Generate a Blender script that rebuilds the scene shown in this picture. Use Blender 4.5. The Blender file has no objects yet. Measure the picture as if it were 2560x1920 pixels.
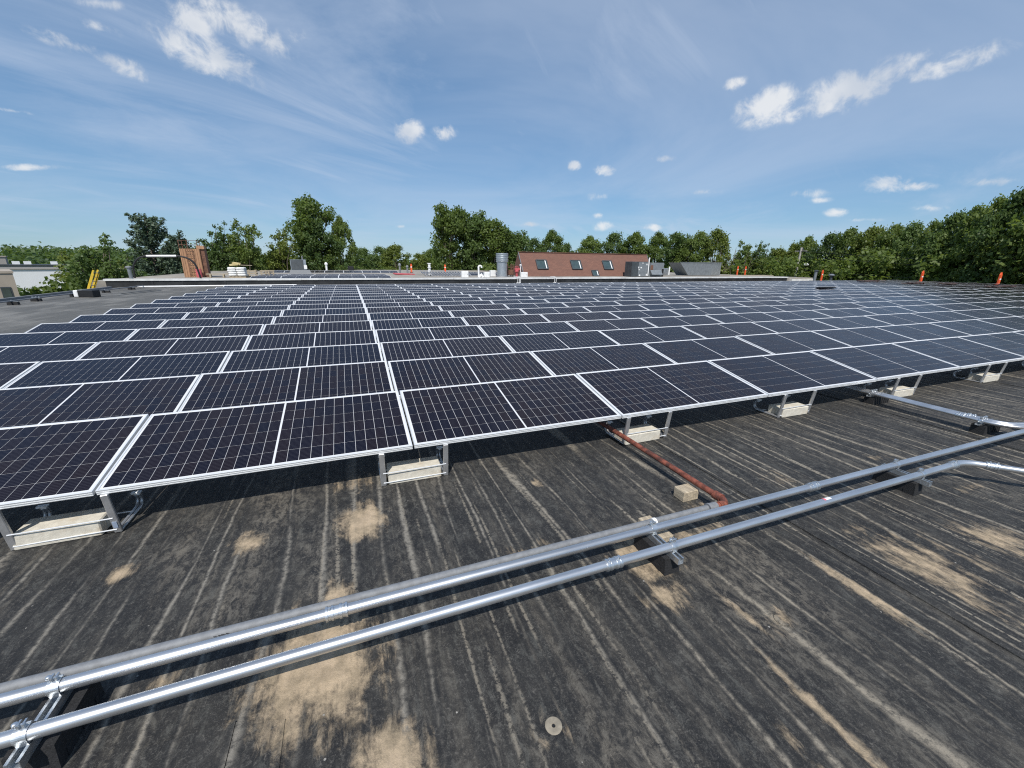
import bpy, bmesh, math, random
import numpy as np
from mathutils import Vector, Matrix, Euler

random.seed(7)
S = bpy.context.scene
C = bpy.data.collections.new("rooftop")
S.collection.children.link(C)

# ------------------------------------------------------------------ camera
cam_data = bpy.data.cameras.new("camera")
cam_data.sensor_width = 36.0
cam_data.lens = 1024.26 / 2560 * 36.0
cam_data.clip_start = 0.05
cam_data.clip_end = 6000
cam = bpy.data.objects.new("camera", cam_data)
S.collection.objects.link(cam)
_r = Vector((0.93280175, -0.36023208, 0.01066473))
_u = Vector((0.09329948, 0.26996579, 0.95833902))
_f = Vector((0.34810357, 0.89294531, -0.28543403))
_m = Matrix((_r, _u, -_f)).transposed().to_4x4()
_m.translation = Vector((-0.38351, -3.27477, 1.86455))
cam.matrix_world = _m
S.camera = cam
CAM = Vector((-0.38351, -3.27477, 1.86455))

# ------------------------------------------------------------------ render and exposure
S.render.engine = 'CYCLES'
S.view_settings.view_transform = 'Standard'
S.view_settings.look = 'None'
S.view_settings.exposure = 0.0
S.view_settings.gamma = 1.0
S.view_settings.use_curve_mapping = False
S.cycles.use_denoising = False
S.cycles.pixel_filter_type = 'BLACKMAN_HARRIS'
S.cycles.filter_width = 1.15
S.cycles.max_bounces = 6
S.cycles.diffuse_bounces = 3
S.cycles.glossy_bounces = 3
S.cycles.transmission_bounces = 3
S.cycles.transparent_max_bounces = 6
S.cycles.sample_clamp_indirect = 6.0

# ------------------------------------------------------------------ node helper
class NT:
    def __init__(s, tree):
        s.t = tree
        s.n = tree.nodes
        s.l = tree.links
    def new(s, kind, **kw):
        nd = s.n.new(kind)
        for k, v in kw.items():
            setattr(nd, k, v)
        return nd
    def put(s, sock, v):
        if hasattr(v, 'is_output') or isinstance(v, bpy.types.NodeSocket):
            s.l.new(v, sock)
        elif v is not None:
            try:
                sock.default_value = v
            except Exception:
                sock.default_value = (*v, 1.0)
    def math(s, op, a, b=None, c=None, clamp=False):
        nd = s.new('ShaderNodeMath', operation=op, use_clamp=clamp)
        s.put(nd.inputs[0], a)
        if b is not None: s.put(nd.inputs[1], b)
        if c is not None: s.put(nd.inputs[2], c)
        return nd.outputs[0]
    def vmath(s, op, a, b=None):
        nd = s.new('ShaderNodeVectorMath', operation=op)
        s.put(nd.inputs[0], a)
        if b is not None: s.put(nd.inputs[1], b)
        return nd.outputs['Value'] if op in ('LENGTH', 'DOT_PRODUCT', 'DISTANCE') else nd.outputs[0]
    def noise(s, vec, scale, detail=3, rough=0.55, dist=0.0):
        nd = s.new('ShaderNodeTexNoise')
        s.put(nd.inputs['Vector'], vec)
        nd.inputs['Scale'].default_value = scale
        nd.inputs['Detail'].default_value = detail
        nd.inputs['Roughness'].default_value = rough
        nd.inputs['Distortion'].default_value = dist
        return nd.outputs['Fac']
    def comb(s, x, y, z=0.0):
        nd = s.new('ShaderNodeCombineXYZ')
        s.put(nd.inputs[0], x); s.put(nd.inputs[1], y); s.put(nd.inputs[2], z)
        return nd.outputs[0]
    def sep(s, v):
        nd = s.new('ShaderNodeSeparateXYZ')
        s.put(nd.inputs[0], v)
        return nd.outputs
    def mix(s, f, a, b):
        nd = s.new('ShaderNodeMix', data_type='RGBA')
        s.put(nd.inputs['Factor'], f)
        s.put(nd.inputs[6], a if not isinstance(a, tuple) else (*a, 1.0)[:4])
        s.put(nd.inputs[7], b if not isinstance(b, tuple) else (*b, 1.0)[:4])
        return nd.outputs[2]
    def step(s, v, lo, hi):
        nd = s.new('ShaderNodeMapRange', interpolation_type='SMOOTHSTEP')
        s.put(nd.inputs['Value'], v)
        nd.inputs['From Min'].default_value = lo
        nd.inputs['From Max'].default_value = hi
        return nd.outputs[0]

# ------------------------------------------------------------------ sky and sun
SUN = Vector((-0.30, -0.72, 1.0)).normalized()
ELEV = math.asin(SUN.z)
AZ = math.atan2(SUN.x, SUN.y)
world = bpy.data.worlds.new("World")
S.world = world
world.use_nodes = True
w = NT(world.node_tree)
bg = w.n['Background']
sky = w.new('ShaderNodeTexSky', sky_type='NISHITA')
sky.sun_disc = False
sky.sun_elevation = ELEV
sky.sun_rotation = AZ
sky.altitude = 200
sky.air_density = 1.0
sky.dust_density = 0.15
sky.ozone_density = 4.0
tc = w.new('ShaderNodeTexCoord')
D = w.vmath('NORMALIZE', tc.outputs['Generated'])
dx, dy, dz = w.sep(D)
# cloud layer plane coordinates: high thin streaks
den = w.math('ADD', w.math('MAXIMUM', dz, 0.0), 0.12)
px = w.math('DIVIDE', dx, den); py = w.math('DIVIDE', dy, den)
qa = w.math('ADD', w.math('MULTIPLY', px, 0.80), w.math('MULTIPLY', py, 0.60))
qb = w.math('SUBTRACT', w.math('MULTIPLY', py, 0.80), w.math('MULTIPLY', px, 0.60))
streak = w.noise(w.comb(w.math('MULTIPLY', qa, 0.55), w.math('MULTIPLY', qb, 1.5), 37.1), 1.0, 7, 0.62, 0.8)
veil = w.noise(w.comb(px, py, 37.1), 0.55, 3, 0.5, 0.4)
haze_v = w.noise(w.comb(px, py, 37.1), 0.40, 6, 0.60, 0.7)
cirrus = w.math('MAXIMUM', w.math('MULTIPLY', w.step(streak, 0.34, 0.82), w.step(veil, 0.26, 0.66)), w.math('MULTIPLY', w.step(haze_v, 0.34, 0.74), 0.66))
BLOBS = [(-0.1329, 0.9202, 0.3683, 1.9564, 0.2046, 0.2257, 0.0801, 0.0246, 1.0), (-0.1819, 0.9297, 0.3201, 1.9024, 0.183, 0.2558, 0.081, 0.0281, 1.0), (-0.1921, 0.913, 0.36, 1.949, -0.2244, 0.1192, 0.0349, 0.0291, 0.8), (-0.0491, 0.929, 0.3668, 1.9515, -0.1613, -0.0113, 0.0254, 0.0201, 0.45), (-0.2967, 0.9115, 0.285, 1.8717, 0.2783, 0.3998, 0.0336, 0.0146, 1.0), (-0.3493, 0.8891, 0.2957, 1.8741, 0.1412, 0.4183, 0.0405, 0.0101, 0.75), (-0.3062, 0.896, 0.3217, 1.9006, 0.1168, 0.3692, 0.0236, 0.0089, 0.65), (-0.2968, 0.8882, 0.3507, 1.9365, -0.1975, 0.2474, 0.0458, 0.0071, 0.6), (0.7314, 0.6256, 0.2713, 1.8457, -0.0364, -0.8734, 0.0532, 0.0298, 1.0), (0.8023, 0.5264, 0.2814, 1.8597, -0.1566, -1.0364, 0.0922, 0.0258, 1.0), (0.8536, 0.435, 0.2865, 1.862, -0.0681, -1.1199, 0.0738, 0.0148, 0.95), (0.7824, 0.5658, 0.2603, 1.8346, -0.0627, -0.9616, 0.0728, 0.0172, 0.85), (0.6795, 0.6643, 0.3113, 1.8894, -0.1119, -0.8335, 0.0243, 0.01, 0.85), (0.8642, 0.4103, 0.2912, 1.8667, 0.0538, -1.1112, 0.0301, 0.009, 0.6), (0.1421, 0.9568, 0.2536, 1.8278, -0.0653, -0.1646, 0.0289, 0.0221, 1.0), (0.213, 0.9434, 0.2543, 1.8282, -0.0463, -0.2343, 0.0244, 0.0148, 0.8), (0.4702, 0.8603, 0.1971, 1.7693, 0.0152, -0.4971, 0.0156, 0.0101, 0.95), (0.5285, 0.8276, 0.1891, 1.7611, 0.0271, -0.5631, 0.0227, 0.0109, 0.95), (0.6182, 0.7589, 0.2046, 1.7772, 0.0545, -0.6722, 0.0257, 0.0068, 0.65), (0.8651, 0.4835, 0.1335, 1.7053, 0.0959, -1.0482, 0.0325, 0.0156, 1.0), (0.8842, 0.4498, 0.1261, 1.6979, 0.0979, -1.0877, 0.0248, 0.0074, 0.8), (0.8046, 0.5801, 0.1269, 1.6984, 0.0694, -0.9373, 0.0373, 0.0105, 0.55), (0.9194, 0.3735, 0.1234, 1.6953, 0.1144, -1.1707, 0.0328, 0.0076, 0.6), (0.8382, 0.5374, 0.0927, 1.6638, 0.0544, -0.9956, 0.0173, 0.0079, 0.95), (0.5277, 0.8382, 0.1381, 1.7094, 0.0161, -0.5596, 0.0303, 0.0095, 0.55), (0.5384, 0.839, 0.079, 1.6499, 0.0053, -0.5701, 0.0235, 0.0108, 0.75), (0.53, 0.8419, 0.1013, 1.6723, 0.009, -0.561, 0.0146, 0.0078, 0.65), (0.3919, 0.9163, 0.0822, 1.6531, -0.0077, -0.4048, 0.0222, 0.0061, 0.65), (0.6266, 0.7758, 0.074, 1.6448, 0.0126, -0.6784, 0.0207, 0.0085, 0.75), (0.1167, 0.9905, 0.0726, 1.6435, -0.0295, -0.1194, 0.0126, 0.0039, 0.5), (-0.4307, 0.8934, 0.1278, 1.7004, -0.1494, 0.4298, 0.0403, 0.0048, 0.7), (-0.425, 0.8831, 0.1988, 1.7712, -0.0435, 0.4398, 0.0225, 0.003, 0.5), (0.821, 0.5593, 0.1151, 1.6864, 0.066, -0.9651, 0.022, 0.0059, 0.5), (0.8614, 0.5019, 0.0779, 1.6489, 0.0485, -1.0394, 0.0278, 0.0042, 0.5), (0.8992, 0.4278, 0.0918, 1.6629, 0.0718, -1.1201, 0.0246, 0.0055, 0.5), (0.691, 0.7091, 0.1406, 1.712, 0.0481, -0.7657, 0.0342, 0.0068, 0.4)]
acc = None
for (cx, cy, cz, ex, ey, ez, ra, rb, am) in BLOBS:
    mp = w.new('ShaderNodeMapping', vector_type='TEXTURE')
    w.put(mp.inputs['Vector'], D)
    mp.inputs['Location'].default_value = (cx, cy, cz)
    mp.inputs['Rotation'].default_value = (ex, ey, ez)
    mp.inputs['Scale'].default_value = (ra * 1.36, rb * 1.36, 0.6)
    ln = w.vmath('LENGTH', mp.outputs[0])
    v = w.math('MULTIPLY_ADD', ln, -am, am)
    acc = v if acc is None else w.math('MAXIMUM', acc, v)
puff = w.noise(D, 26.0, 8, 0.62, 0.3)
puff2 = w.noise(D, 9.0, 3, 0.5, 0.2)
edge = w.math('ADD', acc, w.math('ADD', w.math('MULTIPLY', w.math('SUBTRACT', puff, 0.5), 2.8),
                               w.math('MULTIPLY', w.math('SUBTRACT', puff2, 0.5), 0.7)))
cum = w.math('MULTIPLY', w.step(edge, 0.06, 0.95), w.step(acc, 0.0, 0.40))
# clouds: brighter where thick, bluish grey in their lower folds
cl_col = w.mix(w.step(puff2, 0.36, 0.60), (5.0, 5.4, 6.0), (6.9, 7.0, 7.1))
# tone curve on the sky: compress its range, keep it blue
gam = w.new('ShaderNodeGamma'); w.put(gam.inputs['Color'], w.vmath('MULTIPLY', sky.outputs[0], (0.125, 0.125, 0.125))); gam.inputs['Gamma'].default_value = 0.60
sky_col = w.vmath('MULTIPLY', gam.outputs[0], (0.425 / 0.125, 0.590 / 0.125, 0.745 / 0.125))
base = w.mix(w.math('MULTIPLY', cirrus, 0.60), sky_col, (4.6, 5.3, 6.5))
fin = w.mix(w.math('MULTIPLY', cum, 0.84), base, cl_col)
w.put(bg.inputs['Color'], fin)
bg.inputs['Strength'].default_value = 0.125

sun_d = bpy.data.lights.new("sun", 'SUN')
sun_d.energy = 4.6
sun_d.angle = math.radians(0.53)
sun_d.color = (1.0, 0.96, 0.90)
sun = bpy.data.objects.new("sun", sun_d)
S.collection.objects.link(sun)
sun.rotation_euler = SUN.to_track_quat('Z', 'Y').to_euler()

# ------------------------------------------------------------------ materials
MATS = {}
def mat(name, color=(0.5, 0.5, 0.5), rough=0.6, metal=0.0, var=0.12, scale=6.0, bump=0.0, bscale=60.0,
        spec=0.5, coat=0.0, dirt=None, dirt_amt=0.3, stretch=(1, 1, 1), rvar=0.0):
    if name in MATS: return MATS[name]
    m = bpy.data.materials.new(name)
    m.use_nodes = True
    t = NT(m.node_tree)
    b = t.n['Principled BSDF']
    tcn = t.new('ShaderNodeTexCoord')
    vec = tcn.outputs['Object']
    if stretch != (1, 1, 1):
        mp = t.new('ShaderNodeMapping'); t.put(mp.inputs['Vector'], vec)
        mp.inputs['Scale'].default_value = stretch
        vec = mp.outputs[0]
    n = t.noise(vec, scale, 5, 0.6)
    dark = tuple(c * (1 - var) for c in color)
    lite = tuple(min(1, c * (1 + var)) for c in color)
    col = t.mix(t.step(n, 0.3, 0.7), dark, lite)
    if dirt:
        n2 = t.noise(vec, scale * 0.37, 6, 0.65)
        col = t.mix(t.math('MULTIPLY', t.step(n2, 0.48, 0.66), dirt_amt), col, dirt)
    t.put(b.inputs['Base Color'], col)
    if rvar:
        t.put(b.inputs['Roughness'], t.math('ADD', rough - rvar, t.math('MULTIPLY', n, 2 * rvar)))
    else:
        b.inputs['Roughness'].default_value = rough
    b.inputs['Metallic'].default_value = metal
    b.inputs['Specular IOR Level'].default_value = spec
    if coat:
        b.inputs['Coat Weight'].default_value = coat
        b.inputs['Coat Roughness'].default_value = 0.06
    if bump:
        bp = t.new('ShaderNodeBump')
        bp.inputs['Strength'].default_value = bump
        bp.inputs['Distance'].default_value = 0.01
        t.put(bp.inputs['Height'], t.noise(vec, bscale, 4, 0.6))
        t.put(b.inputs['Normal'], bp.outputs[0])
    MATS[name] = m
    return m

# roof membrane: black rubber sheet with wrinkles running along Y, pale dust on the ridges and dried silt
def membrane_mat():
    m = bpy.data.materials.new("roof_membrane")
    m.use_nodes = True
    t = NT(m.node_tree)
    b = t.n['Principled BSDF']
    P = t.new('ShaderNodeNewGeometry').outputs['Position']
    x, y, z = t.sep(P)
    big = t.noise(P, 0.55, 3, 0.5)
    mid = t.noise(P, 3.0, 6, 0.66)
    jit = t.noise(t.comb(t.math('MULTIPLY', x, 2.2), t.math('MULTIPLY', y, 0.22), 0.4), 1.0, 2, 0.5)
    wob = t.noise(P, 7.0, 3, 0.6)
    def ridges(freq, amp, seed):
        ph = t.math('ADD', t.math('MULTIPLY', x, freq), t.math('ADD', t.math('MULTIPLY', jit, amp), t.math('MULTIPLY', wob, 0.16)))
        ph = t.math('ADD', ph, seed)
        d = t.math('ABSOLUTE', t.math('SUBTRACT', t.math('FRACT', ph), 0.5))      # 0 on the line
        idn = t.math('FLOOR', ph)
        own = t.noise(t.comb(t.math('MULTIPLY', idn, 3.71), t.math('MULTIPLY', y, 0.55), seed), 1.0, 3, 0.6)   # each ridge fades in and out by itself
        return d, own
    d1, own1 = ridges(5.4, 3.0, 0.0)
    d2, own2 = ridges(10.5, 4.0, 7.3)
    fine = t.noise(P, 60.0, 6, 0.75, 0.8)
    scuff = t.noise(t.comb(x, t.math('MULTIPLY', y, 0.5), 0.0), 20.0, 9, 0.80, 0.5)
    grit = t.noise(P, 150.0, 4, 0.75)
    # weathering of the rubber itself
    col = t.mix(t.step(mid, 0.32, 0.68), (0.0145, 0.0145, 0.0150), (0.036, 0.0345, 0.032))
    col = t.mix(t.math('MULTIPLY', t.step(scuff, 0.49, 0.63), 0.50), col, (0.105, 0.105, 0.094))
    col = t.mix(t.math('MULTIPLY', t.step(fine, 0.52, 0.68), 0.62), col, (0.148, 0.139, 0.123))
    col = t.mix(t.math('MULTIPLY', t.step(grit, 0.54, 0.70), 0.40), col, (0.195, 0.182, 0.160))
    col = t.mix(t.math('MULTIPLY', t.step(scuff, 0.50, 0.34), 0.55), col, (0.012, 0.013, 0.015))
    dusty = t.noise(t.comb(t.math('MULTIPLY', x, 1.1), t.math('MULTIPLY', y, 0.45), 4.0), 1.1, 4, 0.6)
    col = t.mix(t.math('MULTIPLY', t.math('MULTIPLY', t.step(dusty, 0.48, 0.70), t.step(scuff, 0.43, 0.58)), 0.55), col, (0.225, 0.198, 0.158))
    # long soft streaks of faded rubber and brown dust, along the wrinkles
    stn = t.noise(t.comb(t.math('MULTIPLY', t.math('ADD', x, t.math('MULTIPLY', jit, 0.25)), 13.0), t.math('MULTIPLY', y, 0.38), 6.6), 1.0, 4, 0.62)
    col = t.mix(t.math('MULTIPLY', t.step(stn, 0.46, 0.72), t.math('MULTIPLY_ADD', t.step(scuff, 0.40, 0.60), 0.30, 0.06)), col, (0.190, 0.165, 0.128))
    col = t.mix(t.math('MULTIPLY', t.step(stn, 0.46, 0.28), 0.42), col, (0.0125, 0.0125, 0.013))
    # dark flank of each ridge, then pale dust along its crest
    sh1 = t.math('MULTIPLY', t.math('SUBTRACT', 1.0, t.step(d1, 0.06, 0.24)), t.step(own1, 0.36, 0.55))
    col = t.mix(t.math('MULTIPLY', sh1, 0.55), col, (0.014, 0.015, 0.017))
    brk = t.math('MULTIPLY', t.step(own1, 0.36, 0.60), t.math('MULTIPLY_ADD', t.step(t.noise(P, 26.0, 6, 0.74), 0.34, 0.60), 0.70, 0.30))
    wd1 = t.math('MULTIPLY_ADD', own1, 0.40, -0.080)
    l1 = t.math('MULTIPLY', t.math('SUBTRACT', 1.0, t.math('DIVIDE', d1, t.math('MAXIMUM', wd1, 0.01)), clamp=True), brk)
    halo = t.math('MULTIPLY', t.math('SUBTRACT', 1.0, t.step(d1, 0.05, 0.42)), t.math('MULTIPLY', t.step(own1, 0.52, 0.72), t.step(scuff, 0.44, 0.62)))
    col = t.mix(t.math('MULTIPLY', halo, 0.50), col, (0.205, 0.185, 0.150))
    col = t.mix(t.math('MULTIPLY', t.step(l1, 0.0, 0.90), 0.88), col, t.mix(t.step(x, 0.0, 1.6), (0.250, 0.229, 0.192), (0.310, 0.272, 0.212)))
    brk2 = t.math('MULTIPLY', t.math('MULTIPLY', t.step(own2, 0.46, 0.62), t.step(t.noise(P, 0.45, 2, 0.5), 0.40, 0.60)), t.step(t.noise(P, 38.0, 4, 0.72), 0.36, 0.56))
    l2 = t.math('MULTIPLY', t.math('SUBTRACT', 1.0, t.math('DIVIDE', d2, 0.20), clamp=True), brk2)
    trod = t.math('MULTIPLY_ADD', t.math('MULTIPLY', t.step(x, 0.6, 1.8), t.step(y, 0.5, -1.0)), 0.30, 0.58)     # dustier where people walk past the conduits
    col = t.mix(t.math('MULTIPLY', t.step(l2, 0.1, 0.7), trod), col, (0.285, 0.252, 0.198))
    # far left roof: dust, plus its pale grazing-angle sheen put into the colour
    far = t.math('MULTIPLY', t.step(y, 2.0, 14.0), t.step(x, 0.0, -6.0))
    col = t.mix(t.math('MULTIPLY', far, 0.72), col, t.mix(t.step(dusty, 0.42, 0.66), (0.125, 0.122, 0.112), (0.225, 0.218, 0.20)))
    ridge = t.math('SUBTRACT', 1.0, t.math('DIVIDE', d1, 0.16), clamp=True)
    ridge = t.math('MULTIPLY', ridge, t.step(own1, 0.36, 0.6))
    ridge2 = t.math('MULTIPLY', t.math('SUBTRACT', 1.0, t.math('DIVIDE', d2, 0.2), clamp=True), t.step(own2, 0.40, 0.66))
    # silt deposits, each with a shape of its own
    sand = None
    for (sx, sy, rx, ry, am) in [(-0.46, -0.42, .20, .31, 1.55), (-1.86, -0.48, .095, .10, 1.15), (-1.19, -0.40, .13, .15, 1.05),
            (0.98, -0.364, .075, .09, .95), (2.33, -0.29, .09, .11, .75), (-0.70, -1.55, .34, .44, 1.35), (-0.62, -1.13, .17, .16, .9),
            (-0.40, -2.10, .20, .20, 1.15), (1.25, -1.47, .26, .27, 1.1), (1.18, -1.80, .22, .13, .9), (1.75, -1.42, .5, .10, .7),
            (2.98, -2.20, .40, .52, .80), (2.32, -2.18, .10, .36, .82), (3.78, -2.22, .38, .32, .78), (1.36, -2.62, .05, .55, .9),
            (1.12, -2.75, .05, .4, .7), (4.45, -1.10, .2, .12, .6), (-0.5, 0.16, .22, .22, .8), (0.24, -2.19, .10, .12, .62),
            (1.66, -2.15, .13, .12, .7), (1.50, -2.02, .06, .25, .6), (0.17, -0.456, .06, .06, .55), (2.06, -1.22, .28, .22, .75), (3.1, -1.05, .25, .2, .5),
            (-2.6, -0.9, .2, .35, .5), (4.6, -1.75, .4, .1, .55), (0.55, -1.15, .25, .15, .5), (5.2, -2.6, .5, .4, .8), (-1.35, -1.40, .12, .10, .6)]:
        a = t.math('MULTIPLY', t.math('SUBTRACT', x, sx), 1 / rx)
        c = t.math('MULTIPLY', t.math('SUBTRACT', y, sy), 1 / ry)
        ln = t.vmath('LENGTH', t.comb(a, c, 0.0))
        v = t.math('MULTIPLY_ADD', ln, -am * 0.8, am)
        sand = v if sand is None else t.math('MAXIMUM', sand, v)
    sn = t.noise(t.comb(x, t.math('MULTIPLY', y, 0.7), 2.0), 9.0, 6, 0.68, 0.5)
    sf = t.math('ADD', sand, t.math('ADD', t.math('MULTIPLY', t.math('SUBTRACT', sn, 0.5), 1.5),
                                      t.math('ADD', t.math('MULTIPLY', t.math('SUBTRACT', scuff, 0.5), 1.3), t.math('MULTIPLY', t.math('SUBTRACT', stn, 0.5), 1.5))))
    sandm = t.math('MULTIPLY', t.step(sf, 0.30, 0.95), t.step(sand, 0.0, 0.25))
    scol = t.mix(t.step(t.noise(P, 14.0, 5, 0.65), 0.3, 0.7), (0.29, 0.228, 0.150), (0.50, 0.385, 0.255))
    scol = t.mix(t.math('MULTIPLY', t.step(sf, 0.9, 1.5), 0.45), scol, (0.56, 0.43, 0.30))
    col = t.mix(t.math('MULTIPLY', sandm, 0.93), col, scol)
    # small pale specks (droppings, chips)
    vor = t.new('ShaderNodeTexVoronoi'); t.put(vor.inputs['Vector'], P); vor.inputs['Scale'].default_value = 9.0
    spk = t.math('LESS_THAN', vor.outputs['Distance'], 0.045)
    spk = t.math('MULTIPLY', spk, t.step(t.noise(P, 1.7, 2, 0.5), 0.52, 0.62))
    col = t.mix(t.math('MULTIPLY', spk, 0.8), col, (0.42, 0.40, 0.36))
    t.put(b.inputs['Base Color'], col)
    t.put(b.inputs['Roughness'], t.math('ADD', 0.56, t.math('MULTIPLY', mid, 0.25)))
    b.inputs['Specular IOR Level'].default_value = 0.35
    h = t.math('ADD', t.math('MULTIPLY', t.step(ridge, 0.0, 1.0), 0.55), t.math('MULTIPLY', ridge2, 0.22))
    h = t.math('ADD', h, t.math('MULTIPLY', scuff, 0.65))
    h = t.math('ADD', h, t.math('MULTIPLY', fine, 0.34))
    h = t.math('ADD', h, t.math('MULTIPLY', mid, 0.7))
    h = t.math('ADD', h, t.math('MULTIPLY', sandm, 0.15))
    bp = t.new('ShaderNodeBump')
    bp.inputs['Strength'].default_value = 0.75
    bp.inputs['Distance'].default_value = 0.014
    t.put(bp.inputs['Height'], h)
    t.put(b.inputs['Normal'], bp.outputs[0])
    return m

def cell_mat():
    m = bpy.data.materials.new("silicon_cell")
    m.use_nodes = True
    t = NT(m.node_tree)
    b = t.n['Principled BSDF']
    uv = t.new('ShaderNodeUVMap'); uv.uv_map = 'UVMap'
    ux, uy, _ = t.sep(uv.outputs[0])
    fr = t.math('FRACT', t.math('MULTIPLY_ADD', uy, 9.0, 0.5))
    bus = t.math('LESS_THAN', t.math('ABSOLUTE', t.math('SUBTRACT', fr, 0.5)), 0.045)
    oi = t.new('ShaderNodeObjectInfo')
    P0 = t.new('ShaderNodeNewGeometry').outputs['Position']
    hue = t.math('ADD', t.math('MULTIPLY', oi.outputs['Random'], 0.65), t.math('MULTIPLY', t.noise(P0, 0.9, 2, 0.5), 0.5), clamp=True)
    tint = t.mix(hue, (0.0018, 0.0034, 0.0115), (0.0120, 0.0066, 0.0080))
    col = t.mix(t.math('MULTIPLY', bus, 0.75), tint, (0.085, 0.085, 0.10))
    t.put(b.inputs['Base Color'], col)
    b.inputs['Roughness'].default_value = 0.55
    b.inputs['Specular IOR Level'].default_value = 0.0
    b.inputs['Coat Weight'].default_value = 1.0
    b.inputs['Coat IOR'].default_value = 1.30
    P = t.new('ShaderNodeNewGeometry').outputs['Position']
    t.put(b.inputs['Coat Roughness'], t.math('ADD', 0.13, t.math('ADD', t.math('MULTIPLY', t.noise(P, 1.3, 4, 0.6), 0.12), t.math('MULTIPLY', oi.outputs['Random'], 0.06))))
    return m

def leaf_mat(name, c0, c1, trans=0.25):
    m = bpy.data.materials.new(name)
    m.use_nodes = True
    t = NT(m.node_tree)
    b = t.n['Principled BSDF']
    at = t.new('ShaderNodeAttribute'); at.attribute_name = 'tint'
    oi = t.new('ShaderNodeObjectInfo')
    f = t.math('ADD', t.math('MULTIPLY', at.outputs['Fac'], 0.55), t.math('MULTIPLY', oi.outputs['Random'], 0.5))
    col = t.mix(f, c0, c1)
    t.put(b.inputs['Base Color'], col)
    b.inputs['Roughness'].default_value = 0.5
    b.inputs['Specular IOR Level'].default_value = 0.35
    tr = t.new('ShaderNodeBsdfTranslucent')
    t.put(tr.inputs['Color'], t.mix(0.5, col, (c1[0] * 1.5, c1[1] * 1.5, c1[2] * 0.6)))
    mx = t.new('ShaderNodeMixShader')
    mx.inputs[0].default_value = trans
    t.l.new(b.outputs[0], mx.inputs[1]); t.l.new(tr.outputs[0], mx.inputs[2])
    t.l.new(mx.outputs[0], t.n['Material Output'].inputs['Surface'])
    return m

M_MEMB = membrane_mat()
M_CELL = cell_mat()
M_BACK = mat('panel_backsheet', (0.64, 0.65, 0.67), 0.6, var=0.03, spec=0.1, coat=0.0)
M_FRAME = mat('anodised_aluminium', (0.80, 0.81, 0.81), 0.42, 0.35, var=0.05, scale=3)
M_ALU = mat('mill_aluminium', (0.56, 0.56, 0.56), 0.42, 0.75, var=0.10, scale=14, dirt=(0.40, 0.37, 0.33), dirt_amt=0.35)
M_EMT = mat('zinc_conduit', (0.67, 0.675, 0.68), 0.35, 0.88, var=0.10, scale=7, rvar=0.07, dirt=(0.46, 0.46, 0.45), dirt_amt=0.35, stretch=(0.3, 1, 1))
M_GALV = mat('hot_dip_galvanised', (0.215, 0.225, 0.238), 0.70, 0.25, var=0.14, scale=30, rvar=0.06, dirt=(0.28, 0.285, 0.29), dirt_amt=0.4, bump=0.08, bscale=60)
M_ZINC = mat('bright_zinc_plate', (0.66, 0.69, 0.71), 0.36, 0.9, var=0.10, scale=30, rvar=0.08)
M_RUBBER = mat('recycled_rubber', (0.016, 0.016, 0.017), 0.85, var=0.45, scale=90, bump=0.6, bscale=160)
M_CONC = mat('concrete_block', (0.60, 0.56, 0.47), 0.9, var=0.12, scale=18, dirt=(0.46, 0.36, 0.24), dirt_amt=0.5, bump=0.25, bscale=120)
M_RUST = mat('rusty_red_pipe', (0.20, 0.060, 0.036), 0.7, 0.0, var=0.45, scale=22, dirt=(0.060, 0.026, 0.020), dirt_amt=0.9, bump=0.3, bscale=70)
M_WOOD = mat('weathered_timber', (0.42, 0.35, 0.25), 0.85, var=0.30, scale=9, dirt=(0.24, 0.20, 0.15), dirt_amt=0.6, stretch=(9, 1.2, 9), bump=0.3, bscale=25)
M_COPING = mat('white_coping_metal', (0.74, 0.74, 0.72), 0.5, 0.1, var=0.10, scale=2, dirt=(0.48, 0.46, 0.42), dirt_amt=0.4)
M_BLACK = mat('black_flashing', (0.020, 0.021, 0.022), 0.55, var=0.5, scale=1.2, bump=0.5, bscale=5)
M_UPROOF = mat('upper_roof_surface', (0.30, 0.275, 0.235), 0.9, var=0.25, scale=0.9, dirt=(0.16, 0.15, 0.14), dirt_amt=0.7)
M_WALL = mat('brick_wall_tan', (0.27, 0.21, 0.15), 0.9, var=0.10, scale=3)
M_TAN = mat('tan_corrugated', (0.40, 0.225, 0.125), 0.75, var=0.16, scale=1.5, stretch=(6, 6, 0.5))
M_RUSTY = mat('rusty_brown_steel', (0.17, 0.085, 0.055), 0.8, 0.2, var=0.35, scale=7)
M_WHITE = mat('white_paint', (0.78, 0.78, 0.77), 0.5, var=0.06, scale=4)
M_GREYMET = mat('grey_painted_metal', (0.20, 0.22, 0.235), 0.45, 0.2, var=0.14, scale=3)
M_HVAC = mat('dark_grey_cabinet', (0.060, 0.070, 0.078), 0.5, 0.15, var=0.2, scale=3)
M_BLACKP = mat('black_plastic', (0.012, 0.012, 0.013), 0.55, var=0.3, scale=20)
M_DUCT = mat('spiral_duct_steel', (0.52, 0.55, 0.57), 0.42, 0.85, var=0.10, scale=3, rvar=0.08)
M_SHINGLE = None
M_ORANGE = mat('safety_orange', (0.80, 0.115, 0.035), 0.5, var=0.08, scale=6)
M_YELLOW = mat('yellow_fibreglass', (0.62, 0.42, 0.035), 0.5, var=0.15, scale=5)
M_BARK = mat('bark', (0.14, 0.115, 0.09), 0.9, var=0.35, scale=6, stretch=(1, 1, 0.25))
M_POLE = mat('pole_timber', (0.36, 0.34, 0.31), 0.85, var=0.2, scale=5, stretch=(3, 3, 0.3))
M_GLASS = mat('skylight_glass', (0.05, 0.075, 0.07), 0.06, 0.0, var=0.2, scale=2, spec=0.9, coat=1.0)
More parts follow.
